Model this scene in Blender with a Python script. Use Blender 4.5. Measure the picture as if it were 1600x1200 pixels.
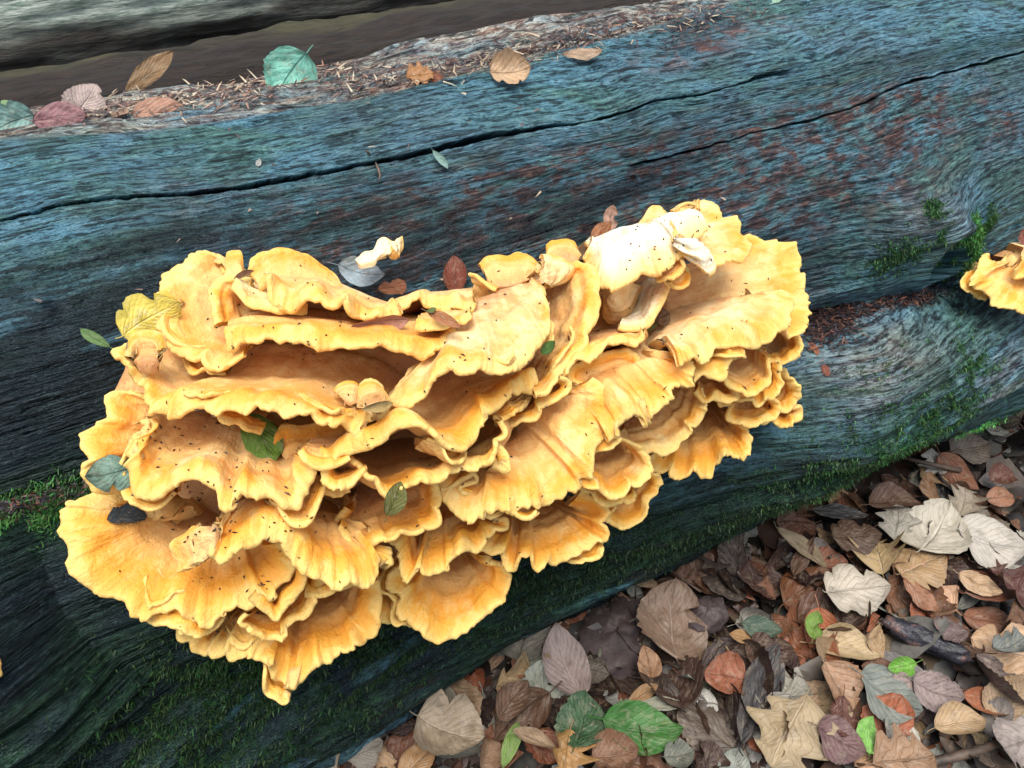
import bpy, math, random
import numpy as np
from mathutils import Vector, Matrix
from mathutils.bvhtree import BVHTree

# ------------------------------------------------------------------ clear
for o in list(bpy.data.objects): bpy.data.objects.remove(o)
SC = bpy.context.scene
COL = SC.collection
rnd = random.Random(7)

# ------------------------------------------------------------------ camera
FPX = 1256.0                      # focal length in photo pixels (1600 wide)
PSI, PITCH = math.radians(29.5), math.radians(41.0)
LOG_R, AXZ = 0.357, 0.20          # log radius, height of its axis (it is half sunk in the litter)
DC, EL = 0.9605, math.radians(40.6)
cr = np.array([math.cos(PSI), -math.sin(PSI), 0.0])
cg = np.array([math.sin(PSI), math.cos(PSI), 0.0])
CF = cg * math.cos(PITCH) + np.array([0, 0, -math.sin(PITCH)])
CU = cg * math.sin(PITCH) + np.array([0, 0, math.cos(PITCH)])
CAM = np.array([0.0, -DC * math.cos(EL), AXZ + DC * math.sin(EL)])
cd = bpy.data.cameras.new('camera'); cam = bpy.data.objects.new('camera', cd); COL.objects.link(cam)
cd.sensor_fit = 'HORIZONTAL'; cd.angle_x = 2 * math.atan(800 / FPX)
cd.clip_start = 0.02; cd.clip_end = 500
cam.matrix_world = Matrix(((cr[0], CU[0], -CF[0], CAM[0]), (cr[1], CU[1], -CF[1], CAM[1]),
                           (cr[2], CU[2], -CF[2], CAM[2]), (0, 0, 0, 1)))
SC.camera = cam

# ------------------------------------------------------------------ world, sun, exposure
SUN_EL, SUN_ROT = math.radians(75), math.radians(215)
w = bpy.data.worlds.new('World'); SC.world = w; w.use_nodes = True
nt = w.node_tree; nt.nodes.clear()
wo = nt.nodes.new('ShaderNodeOutputWorld'); bg = nt.nodes.new('ShaderNodeBackground')
sk = nt.nodes.new('ShaderNodeTexSky'); sk.sky_type = 'NISHITA'; sk.sun_disc = False
sk.sun_elevation = SUN_EL; sk.sun_rotation = SUN_ROT; sk.air_density = 1.0; sk.dust_density = 2.0
hsv_w = nt.nodes.new('ShaderNodeHueSaturation'); hsv_w.inputs['Saturation'].default_value = .45   # thin overcast
nt.links.new(sk.outputs[0], hsv_w.inputs['Color']); nt.links.new(hsv_w.outputs[0], bg.inputs[0]); bg.inputs[1].default_value = 0.09
nt.links.new(bg.outputs[0], wo.inputs[0])
sd = bpy.data.lights.new('sun', 'SUN'); sun = bpy.data.objects.new('sun', sd); COL.objects.link(sun)
sd.energy = 1.5; sd.angle = math.radians(40); sd.color = (1.0, 0.95, 0.87)
sdir = Vector((math.sin(SUN_ROT) * math.cos(SUN_EL), math.cos(SUN_ROT) * math.cos(SUN_EL), math.sin(SUN_EL)))
sun.rotation_euler = sdir.to_track_quat('Z', 'Y').to_euler(); sun.location = sdir * 5
SC.render.engine = 'CYCLES'
SC.view_settings.view_transform = 'Standard'; SC.view_settings.look = 'None'
SC.view_settings.gamma = 1.0; SC.view_settings.use_curve_mapping = False
SC.view_settings.exposure = 1.45
SC.render.resolution_x, SC.render.resolution_y = 1024, 768

# ------------------------------------------------------------------ helpers
def rays(px, py):
    px = np.asarray(px, float)[..., None]; py = np.asarray(py, float)[..., None]
    d = (px - 800) * cr + (600 - py) * CU + FPX * CF
    return d / np.linalg.norm(d, axis=-1, keepdims=True)

def cyl(px, py, off=0.0):
    """photo pixel -> point at distance `off` over the log's mean radius"""
    d = rays(px, py); oy, oz = CAM[1], CAM[2] - AXZ
    A = d[..., 1] ** 2 + d[..., 2] ** 2; B = 2 * (oy * d[..., 1] + oz * d[..., 2])
    c = oy * oy + oz * oz - (LOG_R + np.asarray(off)) ** 2
    D = np.maximum(B * B - 4 * A * c, 0)
    t = (-B - np.sqrt(D)) / 2 / A
    return CAM + d * t[..., None]

def logco(px, py):
    p = cyl(px, py)
    return p[..., 0], np.arctan2(p[..., 2] - AXZ, -p[..., 1])

_P = np.random.RandomState(3).permutation(256); _P = np.concatenate([_P, _P, _P])
_ga = np.random.RandomState(5).rand(256) * 2 * np.pi
_GX, _GY = np.cos(_ga), np.sin(_ga)
def pn(x, y, s=0):
    """2-D gradient noise, about -0.7..0.7"""
    x = np.asarray(x, float) + s * 17.31; y = np.asarray(y, float) + s * 7.77
    x, y = np.broadcast_arrays(x, y)
    xi = np.floor(x).astype(int); yi = np.floor(y).astype(int)
    xf = x - xi; yf = y - yi; xi &= 255; yi &= 255
    u = xf * xf * xf * (xf * (xf * 6 - 15) + 10); v = yf * yf * yf * (yf * (yf * 6 - 15) + 10)
    def g(ix, iy, fx, fy):
        h = _P[_P[ix & 255] + (iy & 255)]
        return _GX[h] * fx + _GY[h] * fy
    a = g(xi, yi, xf, yf); b = g(xi + 1, yi, xf - 1, yf)
    c = g(xi, yi + 1, xf, yf - 1); d = g(xi + 1, yi + 1, xf - 1, yf - 1)
    return (a + (b - a) * u) + ((c + (d - c) * u) - (a + (b - a) * u)) * v
def fbm(x, y, s=0, o=4):
    r = 0; a = 1.0
    for k in range(o):
        r = r + a * pn(np.asarray(x) * 2 ** k, np.asarray(y) * 2 ** k, s + k * 3); a *= .5
    return r
def sstep(a, b, x):
    t = np.clip((x - a) / (b - a), 0, 1); return t * t * (3 - 2 * t)

def tag(o, label=None, cat=None, group=None, kind=None):
    if label: o['label'] = label
    if cat: o['category'] = cat
    if group: o['group'] = group
    if kind: o['kind'] = kind
    return o
def empty(name, loc=(0, 0, 0)):
    o = bpy.data.objects.new(name, None); COL.objects.link(o); o.location = loc
    o.empty_display_size = .05
    return o
def mesh_np(name, V, Fq, mat, smooth=True, uv=None, col=None):
    V = np.asarray(V, float)
    me = bpy.data.meshes.new(name)
    Fq = np.asarray(Fq, np.int32)
    nf, k = Fq.shape
    me.vertices.add(len(V)); me.vertices.foreach_set('co', V.ravel().astype(np.float32))
    me.loops.add(nf * k); me.loops.foreach_set('vertex_index', Fq.ravel())
    me.polygons.add(nf); me.polygons.foreach_set('loop_start', np.arange(0, nf * k, k, dtype=np.int32))
    me.polygons.foreach_set('use_smooth', np.full(nf, smooth))
    me.update(calc_edges=True); me.validate()
    if uv is not None:
        l = me.uv_layers.new(name='UVMap'); l.data.foreach_set('uv', np.asarray(uv, np.float32)[Fq.ravel()].ravel())
    if col is not None:
        a = me.attributes.new('Col', 'FLOAT_COLOR', 'POINT')
        c = np.ones((len(V), 4), np.float32); c[:, :col.shape[1]] = col
        a.data.foreach_set('color', c.ravel())
    if mat: me.materials.append(mat)
    return me
def link(name, me, parent=None, M=None):
    o = bpy.data.objects.new(name, me); COL.objects.link(o)
    if parent is not None:
        o.parent = parent
        o.matrix_parent_inverse = Matrix.Translation(-parent.location)
    if M is not None: o.matrix_world = M
    return o
def grid_faces(n, m, wrap=False):
    """n rows, m columns, index = i*m+j"""
    i = np.arange(n - 1)[:, None]; j = np.arange(m if wrap else m - 1)[None, :]
    j2 = (j + 1) % m
    a = i * m + j; b = i * m + j2; c = (i + 1) * m + j2; d = (i + 1) * m + j
    return np.stack([a, b, c, d], -1).reshape(-1, 4)

# ------------------------------------------------------------------ materials
class NT:
    def __init__(s, name):
        s.m = bpy.data.materials.new(name); s.m.use_nodes = True
        s.t = s.m.node_tree; s.t.nodes.clear()
        s.out = s.n('ShaderNodeOutputMaterial'); s.b = s.n('ShaderNodeBsdfPrincipled')
        s.l(s.b.outputs[0], s.out.inputs[0])
    def n(s, k, **kw):
        x = s.t.nodes.new(k)
        for a, b in kw.items(): setattr(x, a, b)
        return x
    def l(s, a, b): s.t.links.new(a, b)
    def noise(s, vec, scale, detail=4, rough=.55, dist=0, norm=True):
        x = s.n('ShaderNodeTexNoise'); x.inputs['Scale'].default_value = scale
        x.inputs['Detail'].default_value = detail; x.inputs['Roughness'].default_value = rough
        x.inputs['Distortion'].default_value = dist
        if vec is not None: s.l(vec, x.inputs['Vector'])
        return x.outputs['Fac']
    def ramp(s, fac, stops, interp='LINEAR'):
        x = s.n('ShaderNodeValToRGB'); s.l(fac, x.inputs[0]); e = x.color_ramp; e.interpolation = interp
        while len(e.elements) < len(stops): e.elements.new(.5)
        for el, (p, c) in zip(e.elements, stops):
            el.position = p; el.color = (*c, 1) if len(c) == 3 else c
        return x.outputs[0]
    def mix(s, fac, a, b, mode='MIX'):
        x = s.n('ShaderNodeMix', data_type='RGBA', blend_type=mode)
        for v, i in ((fac, 0), (a, 6), (b, 7)):
            if hasattr(v, 'links'): s.l(v, x.inputs[i])
            elif i == 0: x.inputs[0].default_value = v
            else: x.inputs[i].default_value = (*v, 1)
        return x.outputs[2]
    def math(s, op, a, b=0.0, clamp=False):
        x = s.n('ShaderNodeMath', operation=op); x.use_clamp = clamp
        for v, i in ((a, 0), (b, 1)):
            if hasattr(v, 'links'): s.l(v, x.inputs[i])
            else: x.inputs[i].default_value = v
        return x.outputs[0]
    def mapping(s, vec, scale):
        x = s.n('ShaderNodeMapping'); x.inputs['Scale'].default_value = scale; s.l(vec, x.inputs[0]); return x.outputs[0]
    def sep(s, c):
        x = s.n('ShaderNodeSeparateColor'); s.l(c, x.inputs[0]); return x.outputs
    def attr(s, name='Col'):
        x = s.n('ShaderNodeAttribute'); x.attribute_name = name; return x
    def bump(s, h, strength, dist, prev=None):
        x = s.n('ShaderNodeBump'); x.inputs['Strength'].default_value = strength; x.inputs['Distance'].default_value = dist
        s.l(h, x.inputs['Height'])
        if prev: s.l(prev, x.inputs['Normal'])
        return x.outputs[0]
    def set(s, **kw):
        for k, v in kw.items():
            k = k.replace('_', ' ')
            i = s.b.inputs[k]
            if hasattr(v, 'links'): s.l(v, i)
            else: i.default_value = (*v, 1) if isinstance(v, tuple) and len(v) == 3 and i.type == 'RGBA' else v

def srgb(r, g, b):
    f = lambda c: (c / 12.92 if c <= .04045 else ((c + .055) / 1.055) ** 2.4)
    return (f(r / 255), f(g / 255), f(b / 255))

def mat_fungus():
    k = NT('fungus_flesh')
    c = k.attr(); R_, S_, W_ = k.sep(c.outputs['Color'])[:3]
    uv = k.n('ShaderNodeUVMap').outputs[0]; tc = k.n('ShaderNodeTexCoord').outputs['Object']
    streak = k.noise(k.mapping(uv, (85, 1.6, 1)), 1.0, 4, .6, .3)
    blot = k.noise(tc, 24, 4, .6, .4); blot2 = k.noise(tc, 62, 4, .6, .3)
    fine = k.noise(tc, 260, 4, .65)
    t2 = k.math('ADD', R_, k.math('MULTIPLY', k.math('SUBTRACT', blot, .5), .65))
    t2 = k.math('ADD', t2, k.math('MULTIPLY', k.math('SUBTRACT', streak, .5), .40))
    t2 = k.math('ADD', t2, k.math('MULTIPLY', k.math('SUBTRACT', blot2, .5), .30))
    base = k.ramp(t2, [(0.0, (.56, .29, .13)), (.22, (.66, .34, .12)), (.42, (.72, .43, .16)), (.58, (.73, .40, .12)),
                       (.76, (.75, .31, .036)), (.92, (.77, .37, .050)), (1.0, (.79, .48, .12))])
    wn = k.math('ADD', k.math('MULTIPLY', k.math('SUBTRACT', streak, .5), 1.6), k.math('ADD', k.math('MULTIPLY', k.math('SUBTRACT', blot, .45), 3.2), k.math('MULTIPLY', k.math('SUBTRACT', blot2, .48), 1.6)))
    wfac = k.math('ADD', wn, k.math('SUBTRACT', k.math('MULTIPLY', W_, 1.3), .44), True)
    edge = k.math('SUBTRACT', 1.0, k.math('MULTIPLY', k.math('POWER', R_, 7.0), .85))
    cream = k.mix(k.math('POWER', W_, 3.0), (.82, .58, .26), (.86, .79, .60))
    col = k.mix(k.math('MULTIPLY', wfac, edge), base, cream)
    rimn = k.math('MULTIPLY', k.math('POWER', R_, 26.0), .55)
    col = k.mix(rimn, col, (.82, .56, .20))
    und = k.mix(blot, (.76, .52, .22), (.72, .38, .10))
    col = k.mix(S_, col, und)
    hs = k.noise(tc, 700, 2, .5)
    col = k.mix(k.ramp(hs, [(.70, (0, 0, 0)), (.76, (.5, .5, .5))]), col, (.25, .12, .05))
    n1 = k.bump(streak, .5, .005); n1 = k.bump(blot2, .4, .006, n1); n2 = k.bump(fine, .5, .0028, n1)
    k.set(Base_Color=col, Roughness=k.math('ADD', .48, k.math('MULTIPLY', fine, .25)), Normal=n2,
          Subsurface_Weight=.22, Subsurface_Scale=.012, Subsurface_Radius=(1.0, .45, .14), Specular_IOR_Level=.28)
    return k.m

def mat_log():
    k = NT('wet_weathered_wood')
    c = k.attr(); red, grn, pale = k.sep(c.outputs['Color'])[:3]
    uv = k.n('ShaderNodeUVMap').outputs[0]
    s1 = k.noise(k.mapping(uv, (12, 270, 1)), 1.0, 5, .72, .05)      # fibres along the grain
    s2 = k.noise(k.mapping(uv, (45, 640, 1)), 1.0, 3, .6, .1)
    s3 = k.noise(k.mapping(uv, (62, 300, 1)), 1.0, 5, .75, .10)       # short checks and pits
    s4 = k.noise(k.mapping(uv, (24, 240, 1)), 1.0, 3, .6, .15)
    b1 = k.noise(uv, 6, 4, .6); b2 = k.noise(k.mapping(uv, (9, 22, 1)), 1.0, 4, .65, .8)
    fib = k.math('ADD', k.math('MULTIPLY', s1, .45), k.math('MULTIPLY', s3, .55))
    s5 = k.noise(k.mapping(uv, (85, 420, 1)), 1.0, 2, .5, .1)
    chk = k.math('MAXIMUM', k.ramp(s4, [(.39, (1, 1, 1)), (.44, (0, 0, 0))]), k.ramp(s5, [(.36, (1, 1, 1)), (.42, (0, 0, 0))]))
    base = k.ramp(fib, [(.37, (.003, .006, .010)), (.435, (.022, .060, .082)), (.49, (.095, .250, .345)), (.62, (.22, .44, .54))])
    teal = k.ramp(fib, [(.37, (.003, .008, .008)), (.445, (.022, .066, .064)), (.50, (.075, .195, .185)), (.62, (.19, .37, .33))])
    col = k.mix(k.ramp(b2, [(.42, (0, 0, 0)), (.62, (1, 1, 1))]), base, teal)
    grey = k.ramp(fib, [(.37, (.006, .006, .009)), (.50, (.055, .065, .085)), (.65, (.17, .18, .22))])
    col = k.mix(k.ramp(b1, [(.45, (0, 0, 0)), (.70, (.55, .55, .55))]), col, grey)
    rust = k.ramp(fib, [(.38, (.008, .005, .006)), (.50, (.090, .045, .045)), (.63, (.36, .19, .14))])
    rm = k.math('MULTIPLY', red, k.ramp(k.noise(k.mapping(uv, (38, 75, 1)), 1.0, 5, .7, .5), [(.44, (0, 0, 0)), (.58, (1, 1, 1))]))
    col = k.mix(rm, col, rust)
    moss = k.ramp(s3, [(.38, (.004, .018, .006)), (.52, (.018, .075, .022)), (.66, (.05, .16, .035))])
    gm0 = k.math('MULTIPLY', grn, k.ramp(b2, [(.36, (0, 0, 0)), (.56, (1, 1, 1))]))
    pl = k.ramp(fib, [(.36, (.02, .010, .010)), (.44, (.20, .10, .075)), (.50, (.42, .30, .22)), (.56, (.60, .56, .46)), (.66, (.76, .76, .66))])
    pm = k.math('MULTIPLY', pale, k.ramp(k.noise(k.mapping(uv, (8, 60, 1)), 1.0, 5, .7, .4), [(.36, (.15, .15, .15)), (.55, (1, 1, 1))]))
    col = k.mix(pm, col, pl)
    col = k.mix(k.math('MULTIPLY', chk, .8), col, (.006, .008, .010))
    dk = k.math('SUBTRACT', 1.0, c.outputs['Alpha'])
    col = k.mix(dk, col, k.ramp(fib, [(.42, (.002, .003, .004)), (.57, (.007, .010, .015)), (.66, (.05, .07, .10))]))  # near-black where masked, with the lower face's shade put into the colour
    col = k.mix(k.math('MULTIPLY', gm0, .38), col, moss)
    n1 = k.bump(s1, 1.0, .007); n2 = k.bump(s2, .6, .003, n1); n3 = k.bump(s3, 1.0, .010, n2); n3 = k.bump(s4, .9, .010, n3)
    rough = k.math('SUBTRACT', k.math('ADD', .26, k.math('MULTIPLY', s3, .40)), k.math('MULTIPLY', dk, .24))
    k.set(Base_Color=col, Roughness=rough, Normal=n3, Specular_IOR_Level=.42, Specular_Tint=(.72, .92, 1.0))
    return k.m

def mat_backlog(name, light, dark):
    k = NT(name)
    c = k.attr(); top = k.sep(c.outputs['Color'])[0]
    uv = k.n('ShaderNodeUVMap').outputs[0]
    s1 = k.noise(k.mapping(uv, (22, 150, 1)), 1.0, 6, .72, .2); b = k.noise(k.mapping(uv, (7, 14, 1)), 1.0, 4, .6, .3)
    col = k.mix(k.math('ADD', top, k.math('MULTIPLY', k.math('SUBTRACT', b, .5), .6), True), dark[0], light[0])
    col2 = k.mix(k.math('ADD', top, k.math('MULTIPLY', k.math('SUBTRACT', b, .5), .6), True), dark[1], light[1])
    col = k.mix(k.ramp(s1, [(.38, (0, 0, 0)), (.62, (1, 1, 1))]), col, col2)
    k.set(Base_Color=col, Roughness=.6, Normal=k.bump(s1, .9, .012))
    return k.m

def mat_leaf():
    k = NT('leaf_tissue')
    uv = k.n('ShaderNodeUVMap').outputs[0]
    oi = k.n('ShaderNodeObjectInfo'); c = k.attr()
    edge = k.sep(c.outputs['Color'])[1]
    sh = k.n('ShaderNodeVectorMath', operation='ADD')
    cb = k.n('ShaderNodeCombineXYZ'); k.l(k.math('MULTIPLY', oi.outputs['Random'], 40.0), cb.inputs[0])
    k.l(uv, sh.inputs[0]); k.l(cb.outputs[0], sh.inputs[1]); co = sh.outputs[0]
    b = k.noise(co, 3.2, 5, .65, .5); f = k.noise(co, 22, 4, .6); sp = k.noise(co, 11, 4, .7)
    su = k.n('ShaderNodeSeparateXYZ'); k.l(uv, su.inputs[0])
    av = k.math('MULTIPLY', k.math('ABSOLUTE', k.math('SUBTRACT', su.outputs[1], .5)), 2.0)
    wob = k.math('MULTIPLY', k.math('SUBTRACT', k.noise(co, 6, 2, .5), .5), .10)
    saw = k.math('FRACT', k.math('MULTIPLY', k.math('ADD', wob, k.math('SUBTRACT', su.outputs[0], k.math('MULTIPLY', av, .34))), k.math('ADD', 6.5, k.math('MULTIPLY', oi.outputs['Random'], 5.0))))
    tri = k.math('ABSOLUTE', k.math('SUBTRACT', saw, .5))
    side = k.ramp(tri, [(.455, (0, 0, 0)), (.495, (1, 1, 1))]); midr = k.ramp(av, [(.02, (1, 1, 1)), (.06, (0, 0, 0))])
    vein = k.math('MAXIMUM', k.math('MULTIPLY', side, .45), midr)
    hs0 = k.n('ShaderNodeHueSaturation'); k.l(oi.outputs['Color'], hs0.inputs['Color']); hs0.inputs['Saturation'].default_value = .9; hs0.inputs['Value'].default_value = .66
    col = hs0.outputs[0]
    hsv = k.n('ShaderNodeHueSaturation'); k.l(col, hsv.inputs['Color']); hsv.inputs['Value'].default_value = .38
    hsv.inputs['Saturation'].default_value = 1.15
    hsp = k.n('ShaderNodeHueSaturation'); k.l(col, hsp.inputs['Color']); hsp.inputs['Value'].default_value = 1.45; hsp.inputs['Saturation'].default_value = .6
    b3 = k.noise(co, 5.5, 5, .7, .6)
    col = k.mix(k.ramp(b, [(.46, (0, 0, 0)), (.68, (.75, .75, .75))]), col, hsv.outputs[0])
    col = k.mix(k.ramp(b3, [(.50, (0, 0, 0)), (.68, (.62, .62, .62))]), col, k.mix(.55, hsp.outputs[0], (.30, .24, .16)))
    hs2 = k.n('ShaderNodeHueSaturation'); k.l(col, hs2.inputs['Color']); hs2.inputs['Value'].default_value = .18
    col = k.mix(k.ramp(sp, [(.62, (0, 0, 0)), (.72, (.8, .8, .8))]), col, hs2.outputs[0])
    hs3 = k.n('ShaderNodeHueSaturation'); k.l(col, hs3.inputs['Color']); hs3.inputs['Value'].default_value = 1.6; hs3.inputs['Saturation'].default_value = .75
    hs4 = k.n('ShaderNodeHueSaturation'); k.l(col, hs4.inputs['Color']); hs4.inputs['Value'].default_value = .45
    vc = k.mix(k.math('GREATER_THAN', oi.outputs['Random'], .45), hs4.outputs[0], hs3.outputs[0])
    col = k.mix(k.math('MULTIPLY', vein, .42), col, vc)
    col = k.mix(k.math('MULTIPLY', edge, .6), col, hsv.outputs[0])
    v2 = k.math('ADD', vein, k.math('MULTIPLY', tri, .35))
    h = k.math('ADD', k.math('MULTIPLY', f, .5), k.math('MULTIPLY', v2, .9))
    k.set(Base_Color=col, Roughness=k.math('ADD', .26, k.math('MULTIPLY', f, .40)), Normal=k.bump(h, .6, .0035), Specular_IOR_Level=.4,
          Transmission_Weight=0.0)
    return k.m

def mat_simple(name, stops, scale, rough=.7, bump=.4, dist=.003, vcol=False):
    k = NT(name); tc = k.n('ShaderNodeTexCoord').outputs['Object']
    n = k.noise(tc, scale, 5, .65)
    col = k.ramp(n, stops)
    if vcol: col = k.mix(1.0, col, k.attr().outputs['Color'], 'MULTIPLY')
    k.set(Base_Color=col, Roughness=rough, Normal=k.bump(n, bump, dist))
    return k.m

M_FUN = mat_fungus(); M_LOG = mat_log(); M_LEAF = mat_leaf()
M_BA = mat_backlog('grey_mossy_wood', [(.18, .26, .21), (.66, .74, .66)], [(.008, .007, .006), (.030, .024, .018)])  # pale pair paints a lit top, dark pair a shaded underside
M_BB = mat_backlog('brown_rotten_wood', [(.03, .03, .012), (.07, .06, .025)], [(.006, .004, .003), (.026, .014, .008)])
M_SOIL = mat_simple('damp_soil', [(.3, (.006, .005, .004)), (.7, (.035, .024, .017))], 40, .8, .8, .01)
M_MOSS = mat_simple('moss_fronds', [(.3, (.55, .55, .55)), (.7, (1, 1, 1))], 90, .6, .2, .001, True)
M_NEED = mat_simple('needle_scraps', [(.3, (.5, .5, .5)), (.7, (1, 1, 1))], 120, .5, .2, .001, True)
M_TWIG = mat_simple('twig_bark', [(.3, (.02, .013, .01)), (.7, (.12, .08, .055))], 60, .6, .6, .002)
M_CHUNK = mat_simple('charred_bark', [(.35, (.006, .007, .010)), (.55, (.03, .03, .04)), (.72, (.20, .10, .075))], 45, .45, .9, .006)
M_STONE = mat_simple('purple_stone', [(.3, (.02, .013, .014)), (.55, (.055, .036, .036)), (.75, (.16, .14, .13))], 38, .75, .8, .004)
M_SPECK = mat_simple('speck_crumbs', [(.3, (.012, .007, .004)), (.7, (.06, .03, .015))], 80, .6)

# ------------------------------------------------------------------ ground
def ground_h(x, y):
    h = .012 * fbm(x * 4, y * 4, 11, 3)
    front = sstep(-.36, -.23, y) * (1 - sstep(.2, .35, y))
    return h + .03 * front
gx = np.unique(np.concatenate([np.linspace(-40, 40, 41), np.linspace(-2, 3, 126)]))
gy = np.unique(np.concatenate([np.linspace(-40, 40, 41), np.linspace(-2.5, 2, 113)]))
GX, GY = np.meshgrid(gx, gy, indexing='xy')
V = np.stack([GX, GY, ground_h(GX, GY)], -1).reshape(-1, 3)
tag(link('ground', mesh_np('ground', V, grid_faces(len(gy), len(gx)), M_SOIL)), kind='structure')

# ------------------------------------------------------------------ the big log
XS = np.concatenate([np.linspace(-1.3, -.42, 40, endpoint=False), np.linspace(-.42, 1.35, 470, endpoint=False), np.linspace(1.35, 2.6, 70)])
deg = np.radians
def px_line(pts):
    a = np.array(pts, float); x, f = logco(a[:, 0], a[:, 1]); o = np.argsort(x); x, f = x[o], f[o]
    m_ = (f[-1] - f[0]) / (x[-1] - x[0])
    return np.concatenate([[x[0] - 1.5], x, [x[-1] + 2.0]]), np.concatenate([[f[0] - 1.5 * m_ * .6], f, [f[-1] + 2.0 * m_ * .4]])
crack1 = px_line([(-160, 368), (0, 338), (87, 315), (175, 299), (297, 292), (402, 278), (470, 266), (560, 250), (625, 240), (765, 213),
                  (870, 196), (957, 182), (1027, 159), (1080, 154), (1103, 150), (1180, 129), (1250, 117)])
crack2 = px_line([(975, 259), (1040, 247), (1100, 233), (1162, 213), (1250, 196), (1330, 173), (1407, 138), (1512, 110), (1600, 87), (1740, 45)])
palel = px_line([(-150, 240), (0, 218), (180, 205), (300, 186), (450, 160), (560, 146), (700, 122), (850, 88), (1000, 50), (1120, 12), (1250, -30)])
gro = px_line([(-160, 830), (0, 800), (140, 762), (300, 730), (700, 660), (1270, 530), (1330, 500), (1420, 478), (1520, 452), (1620, 420), (1800, 380)])
def dens(a, b, k): return np.linspace(a, b, k, endpoint=False)
e1 = .0055 / LOG_R
_q = [np.linspace(-math.pi, deg(-45), 46, endpoint=False), dens(deg(-45), deg(62) - e1, 470), dens(deg(62) - e1, deg(62) + e1, 24), dens(deg(62) + e1, deg(76) - e1, 62),
      dens(deg(76) - e1, deg(76) + e1, 26), dens(deg(76) + e1, deg(118), 160), np.linspace(deg(118), math.pi, 26, endpoint=False)]
PHQ = np.concatenate(_q)
def crack_phi(X):
    c1 = np.interp(X, *crack1); c2 = np.interp(X, *crack2)
    return c1, np.minimum(c2, c1 - .10)
def row_map(X):
    """rows of the mesh run along the two cracks"""
    out = np.empty((len(X), len(PHQ)))
    for i, x in enumerate(X):
        c1, c2 = crack_phi(x)
        kq = [-math.pi, deg(-45), deg(62) - e1, deg(62) + e1, deg(76) - e1, deg(76) + e1, deg(118), math.pi]
        kp = [-math.pi, deg(-45), c2 - e1, c2 + e1, c1 - e1, c1 + e1, deg(118), math.pi]
        out[i] = np.interp(PHQ, kq, kp)
    return out
kx1, kf1 = [float(v) for v in logco(1215, 85)]
kx2, kf2 = [float(v) for v in logco(1452, 348)]
kx3, kf3 = [float(v) for v in logco(1484, 412)]
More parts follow.
